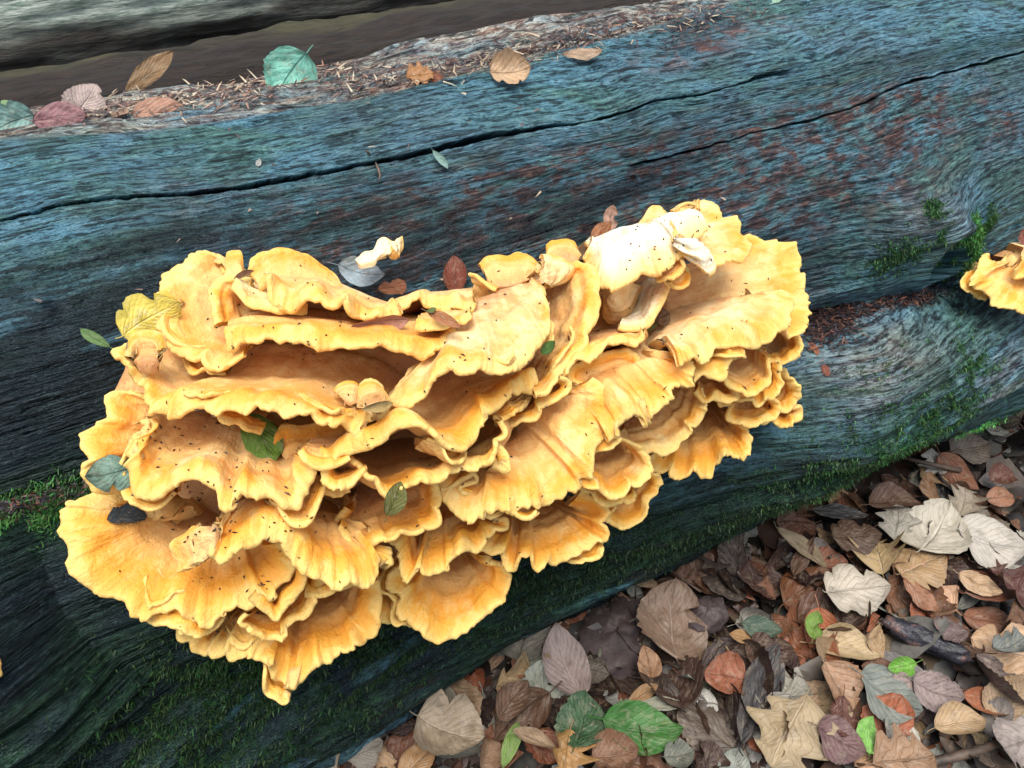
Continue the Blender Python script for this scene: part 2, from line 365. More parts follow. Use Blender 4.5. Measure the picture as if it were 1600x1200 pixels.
def rho(X, P, Q):
    s = P * LOG_R; sq_ = Q * LOG_R
    wv = .008 * pn(X * 3.2, s * 6, 1) + .003 * pn(X * 9, s * 9, 2)
    # grain swirls round the knots
    d1 = np.hypot((X - kx1) / 1.6, (P - kf1) * LOG_R); wv = wv + .018 * np.exp(-(d1 / .045) ** 2) * np.sign(P - kf1) * 0 + .02 * np.exp(-(d1 / .05) ** 2)
    d2 = np.hypot((X - kx2) / 1.5, (P - kf2) * LOG_R); wv = wv + .03 * np.exp(-(d2 / .06) ** 2)
    sw = sq_ + wv
    low = sstep(.04, -.10, (P - np.interp(X, *gro)) * LOG_R)            # 1 on the lower fold
    r = LOG_R + .012 * fbm(X * 1.7, P * 1.3, 4, 3)
    # smooth upper face: fine fibres
    r = r + (1 - .3 * low) * (.0028 * pn(X * 5, sw * 70, 5) + .0016 * pn(X * 9, sw * 190, 6))
    # short checks
    ch = pn(X * 22, sw * 120, 8); r = r - .0035 * sstep(.28, .5, ch)
    pit = fbm(X * 30, sw * 80, 9, 3); r = r - .0018 * sstep(.25, .6, pit) * (.5 + .5 * sstep(-.1, .4, pn(X * 3, s * 5, 19)))
    # lower fold: deep furrows
    fur = 1 - np.abs(fbm(X * 2.2, sw * 17, 13, 3)) * 2.2
    lf = sstep(.25, -.05, X)
    r = r + low * ((.026 + .022 * lf) * np.clip(fur, -1, 1) * .6 + .024 * lf * (.5 - np.abs(pn(X * 4, sw * 42, 15)) * 2) + .004 * pn(X * 14, sw * 90, 14))
    foot = 0
    for fpx, fpy, fr in ((250, 860, .11), (350, 650, .12), (420, 950, .10), (650, 850, .12), (850, 780, .11), (1050, 660, .10), (750, 640, .14), (1150, 600, .08), (600, 560, .12)):
        fx, ff = [float(v) for v in logco(fpx, fpy)]
        foot = foot + np.exp(-(((X - fx) ** 2 + ((P - ff) * LOG_R) ** 2) / fr ** 2))
    foot = np.clip(foot, 0, 1)
    r = np.where(r > LOG_R - .02, r + (LOG_R - .02 - r) * foot * .8, r)
    dg = (P - np.interp(X, *gro)) * LOG_R
    prof = np.where(dg < 0, (.034 + .022 * sstep(.45, .62, X)) * np.sin(np.clip(-dg / .20, 0, 1) * np.pi) ** .75, 0)
    r = r + prof * (1 - .85 * foot) - (.030 + .022 * sstep(.45, .6, X)) * np.exp(-(dg / .016) ** 2) * (.7 + .5 * pn(X * 7, 0, 21)) - .02 * np.exp(-((dg - .03) / .05) ** 2)
    # cracks
    cdep = 0
    for (cx, cf), wd, dp, ci in ((crack1, .0014, .050, 0), (crack2, .0011, .040, 1)):
        a = sstep(cx[1], cx[1] + .06, X) * (1 - sstep(cx[-2] - .12, cx[-2], X))
        jit = .0020 * pn(X * 45, 0, 31) + .0012 * pn(X * 130, 0, 32)
        d = (P - crack_phi(X)[ci]) * LOG_R + jit
        ww = wd * (1 + .9 * pn(X * 11, 3, 33))
        cdep = cdep + dp * a * np.exp(-(d / (1.5 * ww)) ** 6)
        r = r + .0025 * a * np.exp(-(d / .010) ** 2)
    # knots
    r = r + .018 * np.exp(-(d1 / .036) ** 2) - .008 * np.exp(-(d1 / .013) ** 2)
    r = r + .030 * np.exp(-(d2 / .036) ** 2)
    d3 = np.hypot((X - kx3), (P - kf3) * LOG_R)
    r = r + .016 * np.exp(-((d3 - .034) / .010) ** 2) - .085 * np.exp(-(d3 / .021) ** 4)
    # torn, fibrous crest
    dp_ = (P - np.interp(X, *palel)) * LOG_R
    cr_ = sstep(-.004, .03, dp_)
    r = r - .012 * cr_ - .010 * cr_ * np.exp(-((X - .25) / .16) ** 2)
    r = r + cr_ * (.010 * fbm(X * 5, s * 60, 41, 3) + .004 * pn(X * 24, s * 150, 42))
    step = np.floor((s + .01 * fbm(X * 4, s * 3, 44)) / .021) ; r = r + cr_ * .006 * (np.abs(np.sin(step * 12.9898) * 43.7) % 1 - .5)
    return r - cdep, sw, cdep
PP = row_map(XS); XX = np.repeat(XS[:, None], len(PHQ), 1)
QQ = np.repeat(PHQ[None, :], len(XS), 0)
RR, SW, CD = rho(XX, PP, QQ)
PD = PP + .70 * CD / RR                                                  # the cracks run in obliquely
LV = np.stack([XX, -RR * np.cos(PD), AXZ + RR * np.sin(PD)], -1)
nx, npn = XX.shape
Vl = LV.reshape(-1, 3)
Fl = grid_faces(nx, npn, True)
# large colour patches on the wood
def blob(px, py, rad, sx=1.0):
    x0, f0 = [float(v) for v in logco(px, py)]
    return np.exp(-(((XX - x0) / (rad * sx)) ** 2 + ((PP - f0) * LOG_R / rad) ** 2))
redm = sum(a * blob(px, py, r_, sx) for px, py, r_, sx, a in [
    (850, 330, .05, 3, 1), (1000, 300, .04, 3, .9), (700, 350, .04, 2.5, .9), (1230, 260, .06, 2, .9), (1420, 180, .045, 2, 1),
    (1150, 350, .05, 2, .7), (1560, 190, .035, 1, 1.2), (1300, 230, .05, 2, .9), (420, 330, .035, 3, .4), (560, 360, .05, 2, .6),
    (1080, 80, .02, 4, 1.2), (1180, 40, .02, 3, 1), (1230, 480, .05, 1.5, .6), (1440, 160, .02, 1, .8), (760, 400, .05, 2.5, .8), (950, 260, .03, 3, .6), (1380, 260, .05, 2, .7), (250, 290, .02, 3, .3)])
grnm = sum(a * blob(px, py, r_, sx) for px, py, r_, sx, a in [
    (1360, 650, .06, 2, 1.2), (1460, 650, .05, 2, 1.3), (1250, 700, .06, 2, 1), (1480, 400, .04, 1, 1), (1400, 720, .05, 3, 1.3),
    (60, 800, .03, 2, 1.1), (350, 1080, .09, 2.5, 1.3), (200, 1160, .08, 2, 1.2), (550, 1080, .08, 2, 1.2), (900, 920, .06, 3, 1.2),
    (1100, 830, .06, 3, 1.1), (700, 1000, .07, 3, 1.2), (1300, 740, .05, 3, 1.2), (1560, 600, .06, 3, 1), (150, 380, .09, 2, .25), (1300, 620, .04, 2, .8)])
dpl = (PP - np.interp(XX, *palel)) * LOG_R
palm = sstep(-.006, .016, dpl + .010 * fbm(XX * 9, PP * 12, 51, 3)) * (.72 + .28 * sstep(-.2, .3, fbm(XX * 4, PP * 9, 52, 3)))
palm = palm + .35 * blob(1440, 348, .03, 1.8) + .55 * blob(1330, 560, .035, 2.2) + .45 * blob(1480, 560, .03, 2)
blk = sum(a * blob(px, py, r_, sx) for px, py, r_, sx, a in [(60, 620, .05, 2, .8), (-60, 720, .08, 2, .9), (150, 700, .06, 2, .9), (100, 960, .10, 2, 1.2), (-100, 1000, .13, 2, 1.2), (300, 1050, .11, 2, 1.2), (600, 1020, .10, 3, 1.1), (150, 1180, .10, 2, 1.0), (190, 660, .05, 1.4, 1.2), (60, 880, .06, 2, .9), (950, 880, .09, 3, .8), (1200, 760, .07, 3, .9), (480, 1190, .05, 3, 1), (700, 1060, .05, 3, 1), (850, 1000, .05, 3, 1), (1000, 930, .05, 3, 1), (1150, 850, .045, 3, 1), (1300, 780, .04, 3, 1), (1450, 690, .035, 3, .9), (800, 960, .07, 3, .9), (1100, 840, .06, 3, .9), (1350, 730, .045, 3, .8), (1550, 640, .05, 3, .7), (1480, 620, .05, 3, .5), (90, 470, .05, 2.2, .55), (250, 380, .03, 2, .35), (620, 380, .045, 3, .75), (400, 350, .035, 3, .5), (900, 330, .04, 3, .7), (1050, 260, .03, 3, .45), (1250, 400, .05, 2, .55), (1400, 300, .04, 2.5, .3)])  # near-black tone; on the lower fold and foot it paints in shade
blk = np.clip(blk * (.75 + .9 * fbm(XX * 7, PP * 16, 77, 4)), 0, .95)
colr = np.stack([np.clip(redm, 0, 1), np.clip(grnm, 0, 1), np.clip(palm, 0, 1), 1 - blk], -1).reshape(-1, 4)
uvl = np.stack([XX, SW], -1).reshape(-1, 2)
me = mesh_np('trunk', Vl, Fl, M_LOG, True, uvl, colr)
fallen = empty('fallen_log', (.6, 0, 0))
tag(fallen, 'huge wet blue-grey fallen log with long cracks, carrying the orange bracket fungus', 'log')
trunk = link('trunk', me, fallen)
ends = []
for s_, i_ in ((0, 0), (1, nx - 1)):                                     # sawn end faces
    ring = LV[i_]; c_ = ring.mean(0) + np.array([(-.01, .01)[s_], 0, 0])
    rings = np.concatenate([ring + (c_ - ring) * k_ for k_ in (0, .3, .6, .9, .999)])
    link('sawn_end', mesh_np('sawn_end', rings, grid_faces(5, npn, True), M_LOG, False, rings[:, 1:3], np.tile([[.2, .0, .5]], (len(rings), 1))), fallen)
BV_LOG = BVHTree.FromPolygons([tuple(v) for v in Vl], [tuple(f) for f in Fl.tolist()])

# ------------------------------------------------------------------ logs lying behind
def back_log(name, yc, zc, R, mat, x0, x1, label, seed, split):
    xs = np.linspace(x0, x1, 220); ph = np.linspace(-math.pi, math.pi, 200, endpoint=False)
    X, P = np.meshgrid(xs, ph, indexing='ij')
    r = R + .014 * fbm(X * 2, P * 2, seed, 3) + .014 * fbm(X * 6, P * 12, seed + 3, 5) - .012 * sstep(.3, .5, pn(X * 2.5, P * 7, seed + 6))
    V = np.stack([X, yc - r * np.cos(P), zc + r * np.sin(P)], -1)
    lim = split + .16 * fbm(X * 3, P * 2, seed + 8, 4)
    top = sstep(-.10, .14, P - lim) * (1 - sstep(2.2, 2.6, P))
    o = empty(name, (.5, yc, zc - R)); tag(o, label, 'log')
    link('trunk', mesh_np('trunk', V.reshape(-1, 3), grid_faces(len(xs), len(ph), True), mat, True, np.stack([X, P * R], -1).reshape(-1, 2),
                          np.stack([top, top, top], -1).reshape(-1, 3)), o)
    for i_ in (0, -1):
        ring = V[i_]; c_ = ring.mean(0)
        rings = np.concatenate([ring + (c_ - ring) * k_ for k_ in (0, .5, .999)])
        link('sawn_end', mesh_np('sawn_end', rings, grid_faces(3, len(ph), True), mat, False, rings[:, 1:3], np.zeros((len(rings), 3))), o)
back_log('rotting_log', .68, .1235, .258, M_BB, -1.6, 2.8, 'dark brown rotting log in the gap behind the big wet log', 61, 1.66)
back_log('mossy_log', 1.105, .3785, .242, M_BA, -1.6, 3.0, 'pale grey mossy log with dark underside lying on the brown rotting log', 71, .05)  # split puts the painted lit-to-shaded change across its front face

# ------------------------------------------------------------------ fungus shelves
def catmull(P, n):
    P = np.asarray(P, float)
    if len(P) == 2:
        u = np.linspace(0, 1, n)[:, None]; return P[0] * (1 - u) + P[1] * u
    Q = np.vstack([2 * P[0] - P[1], P, 2 * P[-1] - P[-2]])
    seg = np.linalg.norm(np.diff(P[:, :3], axis=0), axis=1) ** .75; cum = np.concatenate([[0], np.cumsum(seg)]); cum /= cum[-1]
    u = np.linspace(0, 1, n); i = np.clip(np.searchsorted(cum, u, side='right') - 1, 0, len(P) - 2)
    t = ((u - cum[i]) / (cum[i + 1] - cum[i]))[:, None]
    a, b, c, d = Q[i], Q[i + 1], Q[i + 2], Q[i + 3]
    return .5 * ((2 * b) + (-a + c) * t + (2 * a - 5 * b + 4 * c - d) * t * t + (-a + 3 * b - 3 * c + d) * t ** 3)
UPV = np.array([0, -.35, .94])
FUN_V, FUN_F = [], []
def shelf(parent, rim, base, off=(.06, .10, .06), boff=0.0, bow=.0, lip=.006, ruf=1.0, th=.0038, tb=None, white=.3, seed=None, name='bracket', rad0=0.0, und=0.0):
    seed = seed if seed is not None else shelf.k
    shelf.k += 1
    rim = np.array(rim, float); base = np.array(base, float)
    L = np.concatenate([[0], np.cumsum(np.linalg.norm(np.diff(rim, axis=0), axis=1))]); L /= L[-1]
    ofs = np.interp(L, np.linspace(0, 1, len(off)), off)
    Rm = cyl(rim[:, 0], rim[:, 1], ofs)
    bo = np.interp(np.linspace(0, 1, len(base)), np.linspace(0, 1, len(np.atleast_1d(boff))), np.atleast_1d(boff))
    Bs = cyl(base[:, 0], base[:, 1], bo)
    return shelf3(parent, Rm, Bs, bow, lip, ruf, th, tb, white, seed, name, rad0, und, True)
def shelf3(parent, Rm, Bs, bow, lip, ruf, th, tb, white, seed, name, rad0, und, layers):
    arc = np.sum(np.linalg.norm(np.diff(Rm, axis=0), axis=1))
    n = int(np.clip(arc / .0015, 50, 380)); m = 30
    R_ = catmull(Rm, n); B_ = catmull(Bs, n) if len(Bs) > 1 else np.repeat(Bs, n, 0)
    u = np.linspace(0, 1, n); s = u * arc                              # metres along the rim
    t = 1 - (1 - np.linspace(0, 1, m)) ** 1.35
    T = t[None, :, None]; D = R_ - B_
    rl = np.linalg.norm(D, axis=1); rmean = max(rl.mean(), .02)
    # approximate plate normal
    dt = np.gradient(R_, axis=0); N = np.cross(dt, D); N /= np.linalg.norm(N, axis=1, keepdims=True) + 1e-9
    if (N @ UPV).mean() < 0: N = -N
    ker = np.ones(41) / 41
    Np = np.stack([np.convolve(np.pad(N[:, k], 20, mode='edge'), ker, 'valid') for k in range(3)], -1)
    Np /= np.linalg.norm(Np, axis=1, keepdims=True) + 1e-9
    Np = Np * .75 + UPV * .25; Np /= np.linalg.norm(Np, axis=1, keepdims=True)
    Dn = D / (rl[:, None] + 1e-9)
    sc = np.clip(rmean / .09, .45, 1.15) * ruf
    env = np.minimum(1, np.minimum(u, 1 - u) * 12)
    # scalloped rim
    sq = s + .016 * pn(s * 13, seed, 11)
    am = np.clip(.75 + 1.5 * pn(s * 9, seed * .7, 12), .15, 1.5)
    lob = (np.abs(pn(sq * 34, seed * 3.1, 1)) ** .8 * .0105 + np.abs(pn(sq * 95, seed * 1.7, 2)) ** .8 * .0075 + np.abs(pn(sq * 165, seed * 1.3, 10)) * .0048 - .0065) * sc * (.5 + .5 * am)
    P = B_[:, None, :] + D[:, None, :] * T
    P = P + Dn[:, None, :] * (lob[:, None] * t[None, :] ** 5)[..., None]
    tt = t[None, :]; sq = sq[:, None]; am = am[:, None]
    big = fbm(s[:, None] * 13 + tt * .5, np.full((1, m), seed * .9), 3, 2) * .010 * sc * tt ** 1.5
    mid = pn(sq * 54 + tt * .6, np.full((1, m), seed * 2.3), 4) * .0135 * sc * am * tt ** 6
    hi = pn(sq * 105 + tt * .5, np.full((1, m), seed * 4.1), 5) * .0085 * sc * am * tt ** 10
    wr = pn(s[:, None] * 75, tt * 2.5 + seed, 6) * .0011 * (.3 + tt) + fbm(s[:, None] * 18, tt * 5 + seed, 7, 3) * .0042 * np.sin(tt * np.pi) ** .7
    zone = .0009 * np.sin(tt * 15 + 2.4 * pn(s[:, None] * 14, 0, seed)) * tt * (1 - tt) * 3
    bw = bow * 4 * t * (1 - t)
    lp = .58 * lip * sstep(.30, .86, t) * (1 - np.clip((t - .84) / .16, 0, 1) ** 2.2)
    lpm = np.clip(1 + 1.5 * pn(s * 20, seed * 1.1, 8) + 1.1 * pn(s * 52, seed * 1.9, 13), .05, 2.2) * (1 if rmean > .028 else .25)
    H = big + mid + hi + wr + zone + bw[None, :] + lp[None, :] * lpm[:, None]
    P = P + Np[:, None, :] * H[..., None]
    P[:, 0] = B_
    # normals of the finished top sheet
    pu = np.gradient(P, axis=0); pt = np.gradient(P, axis=1)
    n3 = np.cross(pu, pt); n3 /= np.linalg.norm(n3, axis=2, keepdims=True) + 1e-12
    if (n3 * Np[:, None, :]).sum(2).mean() < 0: n3 = -n3
    thk = (th * (.85 + .5 * pn(s * 30, seed, 9)))[:, None] + ((tb if tb is not None else min(.010, .12 * rmean)) * (1 - t) ** 1.5)[None, :]
    out = pt[:, -1] / (np.linalg.norm(pt[:, -1], axis=1, keepdims=True) + 1e-9)
    out = out - n3[:, -1] * (out * n3[:, -1]).sum(1, keepdims=True); out /= np.linalg.norm(out, axis=1, keepdims=True) + 1e-9
    ry = B_[:, 1]; rz = B_[:, 2] - AXZ; rr_ = np.hypot(ry, rz)[:, None]; inw = -np.stack([0 * ry, ry, rz], -1) / rr_
    dep = np.clip(rr_ - LOG_R + .035, .01, .2) if rmean > .035 else .006 + 0 * rr_
    root = B_ + inw * dep - Dn * np.minimum(.02, dep) * .6
    rows = [root, root * .5 + B_ * .5 + Np * .002] + [P[:, j] for j in range(1, m)]; rad = [0, 0] + list(t[1:]); side = [0.0] * (m + 1)
    rr = thk[:, -1:] * .5; cen = P[:, -1] - n3[:, -1] * rr
    for a in (.28, .55, .8):
        an = a * math.pi
        rows.append(cen + n3[:, -1] * rr * math.cos(an) + out * rr * 1.15 * math.sin(an)); rad.append(1.0); side.append(max(0, (a - .5)) * 1.4)
    for j in range(m - 1, -1, -2):
        rows.append(P[:, j] - n3[:, j] * thk[:, j:j + 1]); rad.append(t[j]); side.append(1.0)
    K = len(rows)
    V = np.stack(rows, 1)
    rad = np.array(rad); side = np.array(side)
    C = np.zeros((n, K, 3)); C[..., 0] = rad0 + (1 - rad0) * rad; C[..., 1] = np.maximum(side, und * .8); C[..., 2] = white
    UVc = np.zeros((n, K, 2)); UVc[..., 0] = s[:, None] + seed * 3.7; UVc[..., 1] = rad
    Fq = grid_faces(n, K)
    capl = [(j, j + 1, K - 2 - j, K - 1 - j) for j in range(K // 2 - 1)]
    o_ = (n - 1) * K
    cap = [(a, b, c, d) for a, b, c, d in capl] + [(d + o_, c + o_, b + o_, a + o_) for a, b, c, d in capl]
    Fq = np.vstack([Fq, np.array(cap)])
    Vf = V.reshape(-1, 3)
    me = mesh_np(name, Vf, Fq, M_FUN, True, UVc.reshape(-1, 2), C.reshape(-1, 3))
    o = link(name, me, parent)
    base_i = sum(len(v) for v in FUN_V)
    FUN_V.append(Vf); FUN_F.append(Fq + base_i)
    if layers and arc > .16 and rmean > .035:
        # short thinner lobes crowded under (and now and then over) the rim
        rs = random.Random(seed * 7 + 1)
        for q in range(int(arc / .085)):
            i0 = int(rs.uniform(.04, .80) * n); ln = int(rs.uniform(.028, .062) / arc * n); i1 = min(n - 2, i0 + max(ln, 8))
            over = rs.random() < .28
            idx = np.linspace(i0, i1, 7).astype(int); w_ = np.sin(np.linspace(0, np.pi, 7))[:, None]
            ti = int(m * (.62 if over else .55)); to = int(m * .90)
            dz = Np[idx] * (rs.uniform(.003, .006) if over else -rs.uniform(.007, .013))
            if over: R3 = P[idx, to] * w_ + P[idx, ti] * (1 - w_) + dz * w_; B3 = P[idx, ti] * .8 + P[idx[3], int(m * .45)] * .2 - Np[idx] * .003
            else: R3 = P[idx, -1] + Dn[idx] * (rs.uniform(-.002, .007) * w_ - .010 * (1 - w_)) + dz; B3 = P[idx, ti] + dz * 1.2
            shelf3(parent, R3, B3, .0, .0, .9, .0032, .004, white * .8, seed * 13 + q + 200, name, .35, 0.0, False)
    return o
shelf.k = 1

fungus = empty('bracket_fungus', tuple(cyl(650, 760, -.02)))
tag(fungus, 'large cluster of ruffled orange bracket fungus growing on the side of the wet log', 'fungus')

# fleshy core behind the brackets
cx = np.array([(180, 560), (300, 455), (480, 440), (640, 470), (850, 430), (1000, 400), (1090, 430), (1110, 490), (1100, 560), (1060, 620),
               (1000, 700), (900, 770), (760, 830), (640, 880), (500, 930), (380, 930), (230, 880), (160, 760)], float)
def core():
    c0 = cx.mean(0); n = 120; ang = np.linspace(0, 1, n, endpoint=False)
    loop = catmull(np.vstack([cx, cx[:1]]), n + 1)[:n]
    rings = []
    K = 26
    for k_ in range(K):
        q = k_ / (K - 1)
        p = loop * q + c0 * (1 - q)
        h = .026 * (1 - q ** 3) - .03 * q ** 6 + .016 * fbm(p[:, 0] * .011, p[:, 1] * .011, 90, 3) * (1 - q ** 4)
        rings.append(cyl(p[:, 0], p[:, 1], h))
    V = np.concatenate(rings)
    C = np.zeros((len(V), 3)); C[:, 0] = .12; C[:, 2] = .05
    me = mesh_np('core', V, grid_faces(K, n, True), M_FUN, True, V[:, :2] * .3, C)
    link('core', me, fungus)
    b = sum(len(v) for v in FUN_V); FUN_V.append(V); FUN_F.append(grid_faces(K, n, True) + b)
core()
S = lambda rim, base, **k: shelf(fungus, rim, base, **k)
# --- upper left
S([(380, 552), (335, 568), (312, 556), (291, 558), (266, 548), (252, 520), (238, 490), (241, 469), (248, 451), (263, 426), (291, 404), (318, 390), (345, 400), (352, 425)],
  [(400, 510), (395, 470), (390, 445)], off=(.085, .06, .035, .02, .02), boff=(.03, .01), white=.36, lip=.004)
S([(352, 436), (355, 412), (356, 392), (376, 391), (378, 412), (374, 436)], [(360, 450), (372, 450)], off=(.03, .028, .03), ruf=.35, lip=.0, boff=.042, bow=.003, white=.25)
S([(392, 438), (360, 430), (334, 436), (325, 456), (333, 480), (338, 505)], [(420, 480), (400, 500)], off=(.06, .055, .07), boff=.03, white=.1, lip=.006, ruf=.8)
S([(360, 448), (385, 470), (420, 482), (455, 490), (480, 492)], [(380, 435), (430, 450), (470, 465)], off=(.07, .075, .07), boff=.045, white=.55, ruf=.6, lip=.008)
S([(386, 420), (404, 396), (438, 390), (472, 394), (510, 413), (535, 436), (560, 458)], [(420, 470), (480, 478), (560, 485)], off=(.035, .03, .03), boff=.05, white=.32, lip=.004)
S([(408, 436), (432, 461), (463, 466), (494, 458), (519, 469), (540, 467), (560, 483), (585, 492), (608, 498), (622, 482)],
  [(420, 415), (470, 412), (530, 440), (580, 462), (615, 474)], off=(.07, .095, .10, .09), boff=.02, white=.45, lip=.009, ruf=1.2, th=.005)
S([(610, 497), (622, 478), (642, 474), (658, 466), (668, 478), (690, 480), (712, 472), (728, 482), (740, 474)],
  [(612, 476), (660, 458), (700, 452), (740, 448)], off=(.085, .07, .08), boff=.01, white=.5, lip=.008)
S([(352, 536), (378, 530), (404, 533), (435, 534), (466, 540), (500, 544), (529, 543), (563, 549), (591, 543), (635, 554), (679, 554), (704, 541), (712, 520)],
  [(370, 490), (460, 478), (560, 485), (650, 490), (720, 495)], off=(.085, .105, .125, .12, .115), boff=.035, bow=.002, lip=.009, ruf=1.15, white=.26, th=.0045)
S([(648, 512), (672, 516), (700, 512), (722, 500), (736, 492)], [(660, 488), (730, 478)], off=(.11, .12, .11), boff=.06, white=.2, ruf=.7)
# --- second tier, left
S([(214, 540), (200, 546), (203, 575), (216, 605), (228, 632), (250, 637), (276, 630), (305, 624), (332, 630), (355, 628), (372, 636), (404, 628), (450, 628), (497, 636), (525, 648), (548, 657), (575, 650), (602, 634)],
  [(268, 540), (330, 548), (420, 530), (520, 540), (600, 560), (640, 590)], off=(.06, .08, .105, .13, .14, .13), boff=(.03, .035, .03, .03), bow=-.008, lip=.013, ruf=1.15, white=.36, th=.0045)
S([(203, 552), (200, 530), (212, 516), (236, 514), (256, 522), (262, 544)], [(215, 575), (250, 570)], off=(.075, .07, .08), boff=.078, bow=.006, ruf=.5, lip=.0, white=.15)
S([(570, 628), (562, 610), (560, 597), (578, 590), (592, 602), (602, 628)], [(578, 640), (596, 640)], off=(.135, .135, .13), boff=.148, bow=.004, ruf=.5, lip=.0, white=.2)
S([(518, 610), (530, 598), (552, 596), (566, 608), (570, 622)], [(540, 628), (560, 630)], off=(.10, .105, .10), boff=.125, bow=.003, ruf=.6, lip=.0, white=.2)
# --- the pale central shelf and the fan behind it
S([(612, 612), (622, 622), (645, 622), (664, 608), (690, 572), (703, 566), (720, 576), (741, 579), (760, 573), (788, 578), (808, 576), (820, 562), (842, 545), (858, 520), (860, 488), (852, 450), (848, 415)],
  [(690, 540), (705, 515), (735, 480), (770, 455), (805, 435), (838, 412)], off=(.135, .14, .15, .15, .135, .09, .05), boff=(.08, .06, .02), bow=.004, lip=.004, ruf=.65, white=.6, th=.005)
S([(884, 422), (900, 411), (916, 410), (932, 422), (939, 454), (936, 497), (914, 516), (912, 541), (890, 563), (872, 582), (855, 606), (838, 620)],
  [(850, 440), (845, 480), (848, 530), (820, 580)], off=(.05, .075, .10, .11, .12), boff=(.02, .05), white=.42, lip=.008, th=.0045)
S([(746, 410), (760, 396), (788, 398), (812, 393), (832, 400), (845, 412)], [(770, 452), (800, 450), (825, 440)], off=(.03, .03, .04), boff=.055, white=.25, lip=.002, bow=.003)
S([(735, 425), (752, 440), (775, 452)], [(750, 470), (790, 470)], off=(.035, .05, .06), boff=.02, white=.6, ruf=.6, lip=.003)
S([(852, 398), (854, 382), (866, 374), (884, 372), (897, 380), (902, 398)], [(862, 412), (900, 410)], off=(.035, .03, .035), boff=.05, bow=.004, white=.2, lip=.0, ruf=.6)
S([(845, 395), (858, 400), (885, 405), (905, 415), (890, 440), (862, 450)], [(850, 420), (850, 440)], off=(.05, .05, .06), boff=.075, bow=.003, lip=0, white=.55, ruf=.7)
# --- below the central shelf
S([(842, 600), (828, 611), (804, 619), (791, 635), (760, 645), (756, 662), (745, 677), (728, 691), (706, 693), (685, 683), (660, 672), (628, 673), (604, 686), (580, 698), (555, 706), (520, 722), (498, 714)],
  [(810, 560), (760, 560), (700, 575), (640, 610), (600, 640), (540, 670), (505, 690)], off=(.11, .125, .145, .15, .14, .12), boff=(.06, .05, .05, .06), bow=-.004, lip=.013, ruf=1.15, white=.22, th=.0045)
S([(772, 666), (776, 652), (790, 668), (810, 661), (838, 652), (842, 636), (862, 626), (884, 611), (886, 600), (870, 594)], [(790, 630), (830, 615), (860, 590)], off=(.10, .11, .115), boff=.06, white=.12, lip=.006)
S([(498, 728), (520, 730), (545, 726), (563, 735), (580, 750), (594, 759), (610, 760), (632, 747), (644, 741), (679, 744), (710, 736), (732, 735), (760, 724), (774, 702), (781, 678), (774, 658)],
  [(520, 700), (570, 700), (630, 690), (690, 680), (740, 665), (765, 655)], off=(.11, .125, .145, .14, .12), boff=(.05, .03, .05), bow=-.008, lip=.013, ruf=1.15, white=.22, th=.0045)
S([(468, 704), (476, 722), (498, 731), (524, 725), (546, 713)], [(482, 690), (540, 688)], off=(.125, .13, .13), boff=.10, ruf=.6, lip=.004, white=.3)
S([(500, 732), (504, 750), (511, 763), (524, 767), (542, 756), (562, 740), (575, 732)], [(520, 720), (560, 715)], off=(.125, .13, .125), boff=.08, white=.15, lip=.004)
S([(478, 752), (490, 766), (510, 768), (530, 772), (545, 760)], [(490, 735), (530, 735)], off=(.10, .105, .10), boff=.05, white=.1)
# --- third tier, left
S([(232, 630), (204, 620), (182, 616), (166, 622), (168, 650), (154, 663), (140, 676), (138, 692), (141, 718), (130, 734), (126, 744), (142, 760), (170, 764), (196, 756)],
  [(300, 640), (290, 670), (270, 700), (240, 725)], off=(.06, .065, .075, .085, .085, .08), boff=.03, white=.30, lip=.004, bow=.006)
S([(232, 655), (224, 674), (210, 692), (197, 715), (190, 731), (202, 747), (211, 769), (222, 773), (235, 778), (246, 775), (258, 764), (274, 756), (294, 751), (319, 759), (335, 775), (341, 791), (354, 800), (360, 790), (372, 776), (391, 787), (404, 787), (429, 776), (454, 784), (469, 775), (480, 756), (484, 734), (480, 716)],
  [(270, 645), (310, 640), (360, 650), (410, 660), (450, 690)], off=(.075, .09, .105, .12, .13, .13, .12), boff=(.045, .03, .05), bow=-.004, lip=.014, white=.42, th=.005)
S([(338, 640), (338, 656), (356, 664), (376, 662), (392, 672), (410, 676)], [(360, 625), (420, 640)], off=(.085, .09, .08), boff=.04, white=.1, lip=.006, ruf=.8)
S([(428, 690), (434, 668), (455, 664), (480, 664), (512, 656), (546, 652), (556, 668)], [(460, 740), (500, 735), (545, 712)], off=(.07, .075, .08), boff=.08, white=.15, lip=.003)
# --- bottom left
S([(262, 776), (232, 774), (204, 768), (176, 766), (148, 769), (122, 784), (102, 797), (94, 819), (96, 834), (110, 847), (113, 866), (110, 881), (120, 900), (141, 919), (166, 928), (191, 941), (210, 957), (229, 963), (248, 956), (291, 952), (310, 964), (329, 973), (341, 962), (346, 949), (360, 948), (379, 951), (394, 941), (406, 926), (422, 932), (432, 924), (444, 906), (455, 887), (453, 864), (438, 850)],
  [(300, 775), (315, 785), (330, 800), (360, 810), (400, 815)], off=(.05, .06, .07, .08, .095, .10, .10), boff=.015, bow=.012, lip=.004, ruf=.75, white=.14, th=.0045)
S([(330, 852), (333, 876), (346, 882), (358, 869), (376, 856), (395, 849), (413, 842), (432, 846), (452, 858), (468, 875), (485, 889), (500, 896), (522, 902), (529, 912), (547, 903), (569, 915), (582, 914), (588, 902), (597, 878), (610, 886), (613, 871), (605, 856)],
  [(350, 790), (400, 780), (460, 790), (520, 800), (560, 825)], off=(.115, .125, .13, .135, .13, .11), boff=(.05, .04, .07), bow=.010, lip=.012, white=.16, th=.005)
